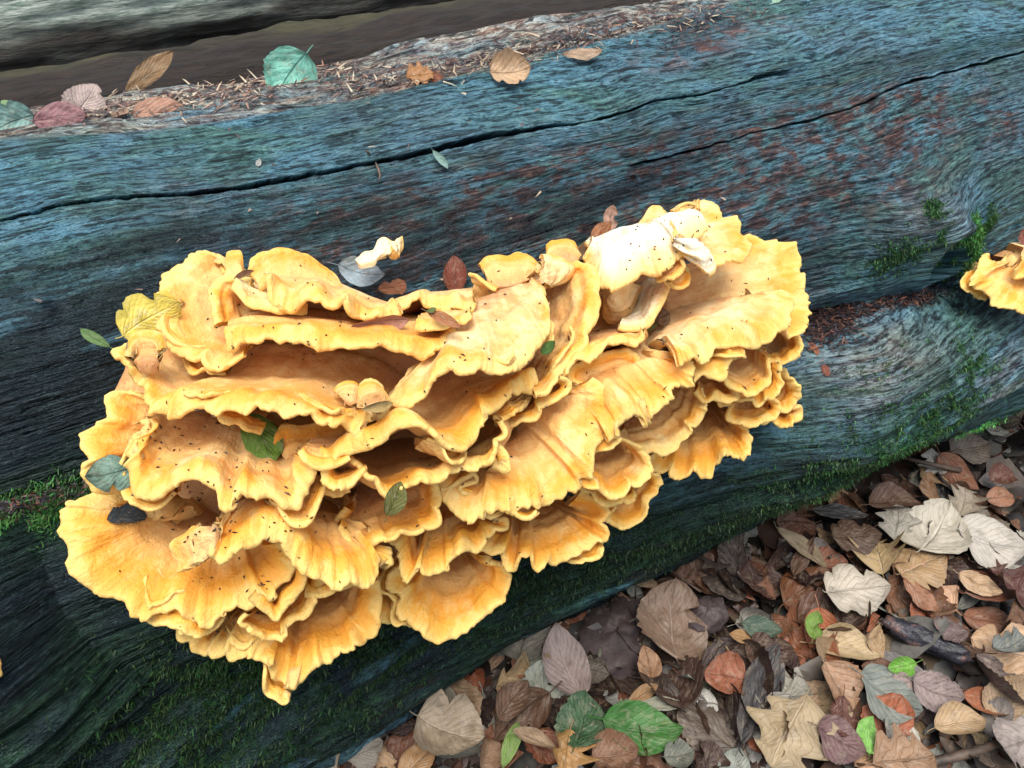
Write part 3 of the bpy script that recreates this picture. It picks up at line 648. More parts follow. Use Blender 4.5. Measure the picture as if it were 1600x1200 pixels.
S([(300, 822), (282, 834), (264, 848), (268, 868), (276, 884), (272, 898), (295, 892)], [(332, 822), (336, 842), (334, 866)], off=(.105, .10, .10, .105), boff=.118, ruf=.5, lip=.0, white=.45, und=.2)
S([(455, 860), (475, 884), (479, 903), (470, 925), (458, 940), (442, 953), (432, 966), (420, 954), (404, 940), (392, 930)], [(440, 880), (425, 895), (415, 905)], off=(.095, .10, .10), boff=.06, white=.1, lip=.008)
S([(500, 905), (491, 920), (488, 937), (476, 959), (454, 975), (439, 984), (440, 997), (419, 998), (391, 987), (379, 981), (368, 975), (380, 960)], [(460, 905), (440, 925), (420, 940)], off=(.085, .095, .09), boff=.04, white=.12, lip=.006)
S([(550, 902), (536, 918), (512, 926), (494, 932), (476, 926)], [(530, 880), (490, 890)], off=(.09, .095, .085), boff=.05, white=.05)
S([(300, 960), (284, 968), (280, 984), (286, 997), (301, 1000), (307, 1016), (319, 1016), (329, 1006), (332, 1017), (344, 1016), (355, 1003), (360, 1019), (373, 1020), (391, 1007), (401, 1016), (416, 1019), (426, 1028), (425, 1047), (441, 1059), (448, 1071), (458, 1068), (459, 1058), (476, 1050), (494, 1038), (516, 1041), (535, 1038), (551, 1028), (562, 1015), (574, 1000), (585, 985), (588, 952), (589, 930), (578, 912)],
  [(370, 935), (410, 930), (450, 920), (500, 905), (545, 895)], off=(.06, .07, .085, .09, .085, .07), boff=(.01, .0, .01), bow=.008, lip=.006, white=.14, th=.0045)
S([(588, 900), (591, 930), (592, 955), (604, 975), (626, 968), (628, 935), (624, 905)], [(600, 870), (620, 870)], off=(.05, .055, .05), boff=.02, ruf=.7, white=.02, lip=.003)
S([(640, 880), (616, 890), (607, 906), (613, 924), (630, 928), (626, 946), (629, 965), (647, 971), (663, 981), (685, 996), (710, 987), (735, 977), (753, 962), (772, 943), (788, 927), (790, 906), (779, 890), (761, 884), (760, 868)],
  [(670, 850), (700, 845), (735, 850)], off=(.05, .065, .08, .08, .06), boff=0, bow=.006, lip=.003, ruf=.75, white=.10, th=.005)
S([(606, 838), (614, 852), (619, 866), (622, 884), (634, 910), (651, 890), (663, 899), (691, 893), (698, 878), (712, 874), (732, 860), (750, 862), (763, 844), (764, 832), (794, 821), (792, 808), (776, 806)],
  [(640, 800), (690, 790), (760, 785)], off=(.085, .10, .105, .10, .09), boff=.03, white=.16, lip=.006, bow=.006)
S([(530, 822), (546, 842), (560, 854), (576, 846), (597, 834), (607, 842), (622, 834), (638, 830), (654, 823), (656, 811), (676, 806), (679, 790), (668, 772), (676, 753), (656, 746)],
  [(545, 780), (575, 770), (610, 755), (640, 745)], off=(.095, .115, .12, .12, .10), boff=(.05, .05), bow=-.006, white=.14, lip=.006)
S([(548, 800), (530, 812), (520, 836), (545, 845)], [(560, 760), (580, 780)], off=(.08, .08, .09), boff=.03, white=.05, ruf=.6)
# --- centre right big fan
S([(676, 766), (686, 784), (704, 802), (732, 823), (752, 812), (760, 797), (791, 796), (807, 790), (835, 790), (862, 781), (891, 771), (907, 764), (906, 750), (924, 749), (927, 732), (930, 697), (952, 673), (960, 640), (960, 618), (945, 605), (925, 592)],
  [(720, 720), (760, 700), (790, 680), (810, 650), (830, 625), (870, 600)], off=(.10, .12, .125, .12, .125, .12, .11), boff=(.05, .05, .06), bow=.012, lip=.006, white=.40, th=.0045)
S([(690, 762), (715, 752), (735, 740), (748, 752), (720, 766), (750, 772), (800, 768), (806, 752), (790, 740)], [(720, 745), (780, 730)], off=(.105, .11, .105), boff=.09, white=.08, ruf=.7)
S([(748, 800), (764, 806), (772, 806), (790, 797)], [(752, 785), (785, 782)], off=(.11, .115, .11), boff=.10, white=.05, ruf=.6)
S([(800, 792), (812, 804), (826, 806), (838, 796)], [(805, 778), (835, 778)], off=(.12, .122, .12), boff=.10, white=.05, ruf=.6)
S([(775, 690), (790, 712), (796, 735), (785, 738), (770, 728)], [(766, 700), (764, 720)], off=(.12, .125, .12), boff=.09, white=.2, ruf=.6)
S([(752, 856), (766, 865), (788, 862), (789, 884), (801, 887), (807, 875), (829, 871), (841, 885), (866, 881), (891, 871), (919, 856), (929, 843), (944, 840), (945, 827), (942, 815), (952, 802), (930, 786), (905, 774)],
  [(790, 800), (830, 790), (880, 775)], off=(.075, .09, .09, .08), boff=.02, bow=.008, white=.12, lip=.004)
S([(1012, 735), (1024, 742), (1030, 755), (1022, 770), (1012, 787), (1005, 810), (990, 820), (972, 824), (952, 815), (942, 797), (930, 786)], [(990, 745), (960, 755), (930, 765)], off=(.06, .07, .075), boff=.02, white=.16, lip=.004)
S([(910, 762), (930, 782), (955, 790), (985, 786), (995, 775)], [(915, 745), (970, 750)], off=(.095, .095, .09), boff=.05, white=.08)
S([(906, 748), (926, 762), (942, 765), (960, 777), (977, 770), (987, 760), (995, 762), (1015, 745), (1020, 730), (1010, 710), (995, 698), (972, 684)], [(920, 705), (935, 690), (955, 672)], off=(.11, .11, .10), boff=.05, white=.3, lip=.005)
S([(980, 700), (1000, 704), (1012, 706), (1025, 702), (1040, 705), (1060, 700), (1067, 690), (1080, 682), (1081, 670), (1095, 660), (1100, 640), (1102, 630), (1094, 606)], [(975, 660), (1000, 645), (1030, 625), (1060, 600)], off=(.085, .095, .095, .09), boff=.05, white=.42, lip=.005, rad0=.1)
S([(1018, 712), (1019, 726), (1030, 736), (1045, 732), (1050, 745), (1066, 750), (1085, 740), (1100, 740), (1115, 735), (1126, 720), (1142, 720), (1152, 727), (1164, 727), (1166, 712), (1175, 705), (1174, 680), (1165, 673), (1160, 655)],
  [(1060, 660), (1090, 640), (1125, 630)], off=(.055, .075, .085, .07), boff=.01, white=.16, lip=.003, bow=.006)
# --- right upper mass
S([(905, 600), (890, 590), (896, 572), (930, 560), (960, 548), (985, 550), (1000, 560)], [(930, 600), (980, 590)], off=(.10, .095, .10), boff=.09, ruf=.6, white=.1)
S([(950, 690), (967, 682), (966, 670), (980, 653), (1000, 650), (1016, 660), (1021, 657), (1016, 648), (1022, 635), (1045, 625), (1047, 615), (1065, 610), (1078, 605), (1086, 587), (1087, 570), (1074, 560)],
  [(885, 620), (895, 580), (920, 555), (960, 540), (1010, 530)], off=(.125, .13, .13, .125), boff=(.06, .04, .05), bow=.012, lip=.010, white=.42, th=.0045)
S([(880, 590), (893, 562), (905, 552), (930, 546), (955, 536), (985, 534), (1004, 540), (1010, 528)], [(910, 530), (950, 520), (1000, 512)], off=(.11, .115, .11), boff=.06, white=.22, lip=.008)
S([(1085, 594), (1103, 587), (1131, 590), (1147, 574), (1154, 559), (1167, 546), (1173, 534), (1190, 535), (1184, 520), (1160, 514)],
  [(1020, 560), (1050, 530), (1080, 505), (1110, 490)], off=(.12, .125, .12, .11), boff=.055, bow=.008, white=.30, lip=.008)
S([(1062, 562), (1074, 557), (1100, 562), (1112, 550), (1120, 538), (1150, 534), (1180, 538), (1198, 534), (1213, 521), (1228, 506), (1235, 480), (1236, 462), (1222, 452)],
  [(1010, 545), (1030, 520), (1060, 500), (1090, 480), (1120, 465)], off=(.135, .13, .12, .10), boff=(.06, .05, .03), bow=.012, white=.62, lip=.006)
S([(1172, 366), (1197, 373), (1219, 377), (1238, 387), (1251, 409), (1257, 425), (1260, 452), (1263, 471), (1260, 496), (1254, 512), (1240, 510), (1226, 500)],
  [(1050, 420), (1035, 450), (1030, 480), (1040, 495), (1075, 490)], off=(.035, .05, .07, .085, .09), boff=.015, bow=-.006, white=.42, lip=.004, ruf=.8)
S([(1003, 352), (1016, 328), (1031, 321), (1047, 337), (1059, 327), (1075, 320), (1091, 324), (1100, 315), (1116, 320), (1127, 331), (1130, 341), (1150, 341), (1158, 358), (1172, 368), (1176, 387), (1162, 400), (1137, 410), (1116, 408), (1098, 400)],
  [(1000, 378), (1010, 388), (1030, 392), (1055, 392)], off=(.03, .035, .05, .065, .085, .10), boff=.04, bow=.006, white=.62, lip=.003)
S([(912, 398), (925, 412), (935, 430), (950, 446), (972, 438), (1006, 428), (1031, 424), (1050, 413), (1063, 400), (1060, 388), (1090, 372), (1108, 355)],
  [(905, 385), (930, 372), (960, 360), (1000, 350), (1060, 348)], off=(.05, .09, .10, .105, .09), boff=.015, bow=.012, white=1.0, lip=.010, ruf=.7, th=.005)
S([(1052, 384), (1070, 402), (1096, 422), (1108, 431), (1118, 424), (1116, 410), (1098, 394)], [(1058, 372), (1090, 376)], off=(.10, .105, .10), boff=.112, bow=.003, white=1.0, ruf=.3, lip=.0, th=.0045)
S([(1044, 436), (1060, 448), (1074, 446), (1080, 430), (1066, 420)], [(1034, 424), (1050, 416)], off=(.085, .09, .085), boff=.08, white=.05, ruf=.4, lip=.0)
S([(1030, 426), (1046, 440), (1038, 464), (1023, 490), (1010, 508), (985, 512), (968, 508)], [(1000, 440), (992, 470), (975, 492)], off=(.07, .08, .075), boff=.035, white=.95, ruf=.5, lip=.004, th=.005)
S([(940, 440), (942, 470), (940, 492), (952, 506), (972, 504), (990, 480), (1002, 448)], [(955, 440), (985, 440)], off=(.045, .035, .04), boff=.08, white=.8, ruf=.4, lip=.002, und=.5)
# --- right edge, small fans
S([(1128, 590), (1137, 602), (1150, 612), (1166, 620), (1185, 616), (1200, 605), (1203, 592), (1197, 575), (1196, 556)], [(1135, 560), (1155, 545), (1175, 535)], off=(.10, .105, .10), boff=.05, white=.34, lip=.003)
S([(1148, 614), (1170, 625), (1187, 628), (1196, 621), (1210, 620), (1223, 604), (1222, 587), (1216, 568)], [(1170, 580), (1190, 560)], off=(.085, .09, .085), boff=.04, white=.28)
S([(1190, 576), (1206, 574), (1217, 568), (1228, 571), (1241, 562), (1253, 559), (1256, 543), (1250, 527), (1241, 514)], [(1190, 540), (1205, 525)], off=(.075, .08, .07), boff=.02, white=.16)
S([(1088, 610), (1100, 627), (1106, 627), (1120, 621), (1142, 625), (1152, 620), (1136, 600)], [(1085, 592), (1110, 580)], off=(.095, .10, .095), boff=.05, white=.18)
S([(1112, 626), (1128, 634), (1142, 637), (1142, 650), (1152, 662), (1172, 666), (1195, 660), (1210, 657), (1218, 645), (1217, 632), (1205, 622)], [(1130, 605), (1180, 600)], off=(.07, .08, .075), boff=.02, white=.16)
S([(1188, 664), (1210, 665), (1230, 671), (1240, 662), (1250, 652), (1249, 640), (1236, 642), (1222, 634)], [(1190, 625), (1215, 615)], off=(.055, .06, .055), boff=.01, white=.28)
S([(1214, 636), (1232, 640), (1248, 624), (1248, 610), (1240, 595), (1224, 577)], [(1190, 605), (1195, 590)], off=(.06, .065, .06), boff=.015, white=.22)

# neighbouring growths
fun_r = empty('bracket_fungus', tuple(cyl(1600, 450, -.02)))
tag(fun_r, 'smaller pointed orange bracket fungus on the log beside the mossy knot', 'fungus')
shelf(fun_r, [(1545, 402), (1538, 400), (1528, 418), (1510, 446), (1522, 452), (1545, 462), (1558, 476), (1580, 484), (1605, 494), (1650, 486), (1690, 452), (1700, 410)],
      [(1580, 400), (1600, 396), (1640, 392), (1670, 396)], off=(.02, .03, .06, .07, .06), boff=.0, ruf=.5, white=.35, bow=.010, lip=.006)
shelf(fun_r, [(1585, 420), (1610, 436), (1650, 436), (1690, 420)], [(1600, 385), (1680, 385)], off=(.05, .06, .05), boff=0, white=.5)
fun_l = empty('bracket_fungus', tuple(cyl(-40, 1040, -.02)))
tag(fun_l, 'small orange bracket fungus low on the dark furrowed side of the log', 'fungus')
shelf(fun_l, [(-20, 1010), (0, 1028), (5, 1046), (0, 1058), (-25, 1075), (-70, 1080), (-100, 1050)], [(-50, 1030), (-70, 1035)], off=(.04, .05, .05), boff=.045, bow=.004, lip=0, ruf=.6, white=.2)

BV_FUN = BVHTree.FromPolygons([tuple(v) for v in np.concatenate(FUN_V)], [tuple(f) for f in np.concatenate(FUN_F).tolist()])
def hit(px, py, which='both'):
    d = Vector(rays(px, py)); o = Vector(CAM); best = None
    for nm, b in (('log', BV_LOG), ('fun', BV_FUN)):
        if which not in ('both', nm): continue
        h = b.ray_cast(o, d)
        if h[0] is not None and (best is None or h[3] < best[3]): best = h
    if which in ('both', 'ground') and abs(d.z) > 1e-4:
        t = -CAM[2] / d.z
        if best is None or (which == 'ground') or t < best[3]:
            best = (o + d * t, Vector((0, 0, 1)), 0, t)
    n = best[1]
    if n.dot(d) > 0: n = -n
    return best[0], n, best[3]

# specks of bark fallen on the fungus
def specks():
    V, F = [], []
    R = random.Random(4)
    spots = [(R.gauss(cxx, s_), R.gauss(cyy, s_ * .7)) for cxx, cyy, s_, k_ in [(270, 690, 45, 22), (330, 720, 60, 22), (300, 820, 60, 30), (420, 820, 60, 16), (450, 560, 90, 22),
             (760, 480, 60, 22), (1080, 360, 50, 24), (1020, 400, 50, 20), (1120, 490, 70, 18), (680, 620, 70, 12), (520, 470, 60, 10), (420, 920, 60, 16),
             (850, 700, 90, 12), (360, 460, 60, 12), (620, 720, 60, 10), (1000, 600, 70, 10), (520, 780, 50, 14), (1180, 600, 40, 8), (860, 850, 60, 6)] for _ in range(k_)]
    for px, py in spots:
        h = BV_FUN.ray_cast(Vector(CAM), Vector(rays(px, py)))
        if h[0] is None: continue
        n = h[1]
        if n.dot(Vector(rays(px, py))) > 0: n = -n
        a = n.orthogonal().normalized(); b = n.cross(a); an = R.random() * 6.28
        e = a * math.cos(an) + b * math.sin(an); g_ = n.cross(e)
        l = R.uniform(.0004, .0018) * (1 if R.random() < .88 else 1.7); wd = R.uniform(.0003, .0007); p = h[0] + n * .0003; i = len(V)
        for q in (p - e * l, p + g_ * wd, p + e * l, p - g_ * wd, p + n * .0012): V.append(tuple(q))
        F += [(i, i + 1, i + 4), (i + 1, i + 2, i + 4), (i + 2, i + 3, i + 4), (i + 3, i, i + 4)]
    tag(link('bark_specks', mesh_np('bark_specks', V, F, M_SPECK, False), fungus), kind='stuff')
specks()

# ------------------------------------------------------------------ leaves
def leaf_mesh(kind, seed):
    R = np.random.RandomState(seed); n, m = 25, 13
    u = np.linspace(0, 1, n); v = np.linspace(-1, 1, m)
    if kind == 'ovate':   wdt = .34 * np.sin(np.pi * u ** .85) ** .75 * (1.06 - .35 * u); ser = .006
    elif kind == 'broad': wdt = .47 * np.sin(np.pi * u ** .72) ** .70 * (1.0 - .2 * u); ser = .022
    elif kind == 'lobed': wdt = .44 * np.sin(np.pi * u ** .9) ** .6 * (1 + .30 * np.sin(u * 21 + seed)) * (1.0 - .1 * u); ser = .03
    elif kind == 'narrow': wdt = .17 * np.sin(np.pi * u ** .9) ** .8; ser = .004
    else:                 wdt = .30 * (np.sin(np.pi * u) ** .5) * (1 + .5 * pn(u * 4, 0, seed)); ser = .05     # torn scrap
    U, Vv = np.meshgrid(u, v, indexing='ij')
    wl = wdt * (1 + ser * 6 * np.abs(((u * 11) % 1) - .5) * (kind != 'ovate') + ser * R.randn(n)); wr = wdt * (1 + ser * 6 * np.abs(((u * 11 + .3) % 1) - .5) * (kind != 'ovate') + ser * R.randn(n))
    if kind in ('broad', 'torn', 'lobed') or R.rand() < .25:                                  # bites and tears
        for _ in range(R.randint(1, 4)):
            c = R.rand(); a = np.exp(-((u - c) / R.uniform(.03, .09)) ** 2) * R.uniform(.15, .6)
            if R.rand() < .5: wl = wl * (1 - a)
            else: wr = wr * (1 - a)
    W = np.where(Vv < 0, wl[:, None], wr[:, None])
    x = U + .05 * np.abs(Vv) * np.sign(.5 - U) * 0 + .10 * np.abs(Vv) * np.sin(np.pi * U)      # side veins run forward
    y = Vv * W + .05 * np.sin(U * 3 + R.rand() * 6)
    cup = R.uniform(-.5, .9); curl = R.uniform(-.5, .7); tw = R.uniform(-.8, .8)
    z = cup * (Vv * W) ** 2 * 2.2 + curl * (U - .4) ** 2 * .9 + tw * Vv * W * (U - .5)
    cr_ = R.uniform(.02, .085)
    z = z + cr_ * fbm(U * 4, Vv * 2.2, seed, 3) + .0025 * np.sin((U - .42 * np.abs(Vv)) * 2 * np.pi * 8) * np.abs(Vv) * (1 if kind != 'torn' else .3)
    z = z - .012 * np.exp(-(Vv / .12) ** 2)
    edgec = R.uniform(0, .9) * np.abs(Vv) ** 4
    if R.rand() < .45: z = z + np.abs(Vv) ** 3 * (.13 if R.rand() < .6 else -.1) * np.sin(np.pi * U) * (1 + pn(U * 3, 0, seed + 2))
    vein = np.exp(-(Vv / .07) ** 2) + .75 * (np.cos((U - .42 * np.abs(Vv)) * 2 * np.pi * 8) > .86) * (np.abs(Vv) < .92)
    v2 = .6 * np.exp(-(Vv / .1) ** 2) + .5 * (.5 + .5 * np.cos((U - .42 * np.abs(Vv)) * 2 * np.pi * 8))
    V = np.stack([x - .5, y, z], -1).reshape(-1, 3)
    C = np.stack([np.clip(vein, 0, 1), edgec, v2], -1).reshape(-1, 3)
    uv = np.stack([U, Vv * .5 + .5], -1).reshape(-1, 2)
    F = grid_faces(n, m)
    # stalk: a thin square tube
    if kind != 'torn':
        k_ = len(V); j = m // 2; p0 = V[j]; sl = R.uniform(.12, .28); bend = R.uniform(-.3, .3); st = []
        for q in range(4):
            f = q / 3; c = p0 + np.array([.03 - sl * f, bend * sl * f * f, .10 * f * f + .004])
            for a in range(4): st.append(c + .009 * np.array([0, math.cos(a * 1.57), math.sin(a * 1.57)]))
        V = np.vstack([V, st]); C = np.vstack([C, np.tile([[1, 0, 0]], (16, 1))]); uv = np.vstack([uv, np.zeros((16, 2))])
        F = np.vstack([F, grid_faces(4, 4, True) + k_])
    return mesh_np('leaf', V, F, M_LEAF, True, uv, C)
LM = {}
for kd, cnt in (('ovate', 16), ('broad', 10), ('lobed', 6), ('narrow', 5), ('torn', 10)):
    LM[kd] = [leaf_mesh(kd, 100 + 31 * i + len(kd)) for i in range(cnt)]
def earthy(rgb):
    r, g, b = rgb; v = (r + g + b) / 3
    if g > r * 1.12 and g > b * 1.12: return rgb                          # green leaves stay green
    f = .30 if r >= b else .48
    return tuple(c * (1 - f) + t * v * f for c, t in zip((r, g, b), (1.16, .99, .80)))
def leaf(name, p, n, ang_dir, length, kind, rgb, label, cat='leaf', group=None, var=None, lift=.002):
    """p point, n normal, ang_dir tip direction"""
    n = n.normalized(); e = (ang_dir - n * ang_dir.dot(n))
    if e.length < 1e-5: e = n.orthogonal()
    e.normalize(); g_ = n.cross(e)
    me = LM[kind][(var if var is not None else rnd.randrange(99)) % len(LM[kind])]
    o = bpy.data.objects.new(name, me); COL.objects.link(o)
    s = length / 1.05
    o.matrix_world = Matrix(((e.x * s, g_.x * s, n.x * s, p.x + n.x * lift), (e.y * s, g_.y * s, n.y * s, p.y + n.y * lift), (e.z * s, g_.z * s, n.z * s, p.z + n.z * lift), (0, 0, 0, 1)))
    o.color = (*srgb(*rgb), 1)
    tag(o, label, cat, group)
    return o
def img_dir(a):
    """image angle in degrees, 0 right, 90 up -> world direction"""
    a = math.radians(a); return Vector(cr * math.cos(a) + CU * math.sin(a))
def leaf_px(px, py, lpx, ang, kind, rgb, label, on='both', stand=0.0, var=None, name='fallen_leaf', lift=.002, tilt=None):
    p, n, t = hit(px, py, on)
    cp = Vector(rays(px, py))
    dep = t * cp.dot(Vector(CF))
    if stand: n = (n * (1 - stand) - cp * stand).normalized()
    if tilt: n = (n + Vector(tilt)).normalized()
    L = lpx * dep / FPX
    d = img_dir(ang); e = d - n * d.dot(n); k = e.length
    L = min(L / max(k, .55), L * 1.5)
    return leaf(name, p, n, d, L, kind, rgb, label, var=var, lift=lift)

# --- on the log
leaf_px(455, 126, 92, 235, 'broad', (120, 205, 180), 'pale blue-green leaf with upright stalk on the crest of the log', 'log', .75, 0, lift=.012)
leaf_px(135, 162, 66, 65, 'broad', (205, 180, 170), 'pale pink ribbed leaf leaning on a purplish leaf on the log crest', 'log', .7, 1, lift=.012)
leaf_px(95, 188, 74, 10, 'ovate', (165, 110, 115), 'purplish red leaf lying under a pale pink leaf on the log crest', 'log', .4, 2, lift=.006)
leaf_px(22, 194, 62, 200, 'broad', (140, 190, 180), 'pale teal leaf under a small green leaf at the log crest', 'log', .5, 3, lift=.006)
leaf_px(8, 179, 36, 30, 'ovate', (150, 195, 130), 'small green leaf on top of a teal leaf at the log crest', 'log', .6, 4, lift=.014)
leaf_px(252, 176, 84, 5, 'ovate', (190, 135, 105), 'orange-pink leaf lying flat along the edge of the log crest', 'log', .3, 5, lift=.005)
leaf_px(657, 122, 46, 20, 'lobed', (190, 125, 50), 'crumpled orange-brown leaf in the debris along the log crest', 'log', .5, 1, lift=.006)
leaf_px(795, 117, 66, 10, 'broad', (215, 175, 130), 'tan wavy-edged leaf lying alone on the upper log face', 'log', .5, 6, lift=.008)
leaf_px(683, 125, 26, 160, 'torn', (160, 85, 40), 'small rusty scrap beside an orange-brown leaf on the log crest', 'log', .4, 3)
leaf_px(908, 91, 66, 12, 'narrow', (200, 165, 130), 'narrow curled tan leaf on the upper log face', 'log', .4, 1, lift=.008)
leaf_px(687, 252, 38, 305, 'narrow', (150, 195, 185), 'small narrow pale green leaf just below the long crack', 'log', .2, 2, lift=.004)
leaf_px(405, 257, 14, 80, 'ovate', (200, 200, 195), 'tiny whitish leaf scrap just above the long crack', 'log', .2, 3)
leaf_px(190, 428 - 245, 30, 20, 'torn', (200, 160, 130), 'small tan scrap beside a purplish leaf on the log crest', 'log', .3, 5)
leaf_px(1208, -2, 50, 10, 'ovate', (150, 200, 170), 'pale green leaf on the log crest above the knot', 'log', .4, 7)
leaf_px(235, 105, 84, 55, 'narrow', (135, 100, 55), 'curled brown leaf standing in the gap behind the log crest', 'log', .85, 0, lift=.01) if False else None
# --- on the fungus
leaf_px(236, 504, 88, 35, 'broad', (240, 215, 50), 'yellow-green ribbed leaf wedged into the upper end of the big fungus', 'log', .75, 2, lift=.062)
leaf_px(150, 531, 48, 145, 'narrow', (120, 165, 90), 'small green leaf sticking out beside the yellow-green leaf', 'log', .6, 3, lift=.02)
leaf_px(413, 696, 92, 290, 'ovate', (110, 160, 35), 'bright green torn leaf lying in a fungus hollow', 'fun', .5, 2, lift=.010)
leaf_px(172, 743, 68, 200, 'ovate', (130, 170, 150), 'grey-green leaf on the fungus edge near the mossy groove', 'fun', .4, 4, lift=.008)
leaf_px(198, 815, 42, 35, 'torn', (50, 62, 68), 'dark slate leaf scrap on the broad lowest fungus shelf', 'fun', .2, 1, lift=.005)
leaf_px(855, 541, 30, 40, 'ovate', (90, 150, 45), 'green bud-like leaf between two pale fungus shelves', 'fun', .5, 6, lift=.008)
leaf_px(708, 432, 62, 100, 'ovate', (140, 65, 40), 'dark red-brown leaf standing behind the upper fungus rim', 'log', .7, 8, lift=.02)
leaf_px(562, 432, 72, 350, 'ovate', (165, 190, 205), 'pale blue-grey leaf behind the upper fungus rim', 'log', .5, 9, lift=.02)
leaf_px(610, 452, 44, 15, 'torn', (165, 100, 60), 'rusty leaf scrap behind the upper fungus rim', 'log', .6, 6, lift=.02)
leaf_px(952, 341, 40, 80, 'ovate', (215, 165, 140), 'pinkish leaf standing behind the whitest fungus shelf', 'log', .75, 10, lift=.015)
leaf_px(934, 368, 46, 40, 'ovate', (175, 100, 35), 'orange-brown leaf tucked behind the whitest fungus shelf', 'log', .6, 11, lift=.018)
leaf_px(592, 497, 90, 355, 'narrow', (210, 140, 110), 'pinkish tan leaf lying along the trough of the upper shelves', 'fun', .2, 12, lift=.007)
leaf_px(613, 778, 58, 60, 'ovate', (115, 115, 35), 'olive leaf half grown into a cupped fungus shelf', 'fun', .3, 13, lift=.005)
leaf_px(586, 634, 48, 10, 'narrow', (205, 170, 90), 'wet yellowish leaf folded into the middle fungus shelves', 'fun', .4, 4, lift=.010)
leaf_px(692, 506, 62, 340, 'narrow', (200, 120, 50), 'small curled orange leaf on the rim beside the pale central shelf', 'fun', .3, 0, lift=.008)
leaf_px(677, 500, 16, 20, 'ovate', (120, 140, 60), 'tiny green seed leaf beside the curled orange leaf', 'fun', .5, 2, lift=.012)
leaf_px(1028, 510, 50, 20, 'lobed', (130, 95, 60), 'crumpled brown leaf in the dark gap under the white tongue', 'fun', .5, 3, lift=.010)
leaf_px(1018, 520, 30, 15, 'narrow', (110, 130, 50), 'small olive leaf under the crumpled brown leaf', 'fun', .5, 1, lift=.008)
leaf_px(1596, 372, 36, 85, 'ovate', (150, 70, 55), 'red-brown leaf standing behind the pointed fungus', 'log', .7, 14, lift=.02)
leaf_px(1584, 394, 40, 20, 'ovate', (110, 55, 40), 'dark brown leaf behind the pointed fungus', 'log', .6, 15, lift=.03)
leaf_px(385, 436, 34, 20, 'narrow', (150, 95, 50), 'small brown leaf stuck on the upper fungus lobe', 'fun', .3, 2, lift=.006)
leaf_px(1272, 546, 24, 280, 'narrow', (170, 95, 60), 'small rusty leaf scrap on the log beside the fungus', 'log', .2, 3)
leaf_px(1290, 580, 20, 110, 'torn', (150, 75, 50), 'small reddish scrap on the pale lower fold of the log', 'log', .2, 4)

# broken fungus fragment
frag = empty('fungus_fragment', tuple(cyl(590, 400, 0)))
tag(frag, 'curly cream fungus fragment stuck on the log above the cluster', 'fungus')
shelf(frag, [(560, 412), (572, 396), (588, 392), (594, 376), (604, 370), (618, 378), (628, 370), (629, 388), (620, 396), (606, 390)], [(562, 414), (585, 408), (600, 396), (622, 392)], off=(.02, .022, .02), boff=.034, bow=.003, white=.8, ruf=.5, lip=.0)

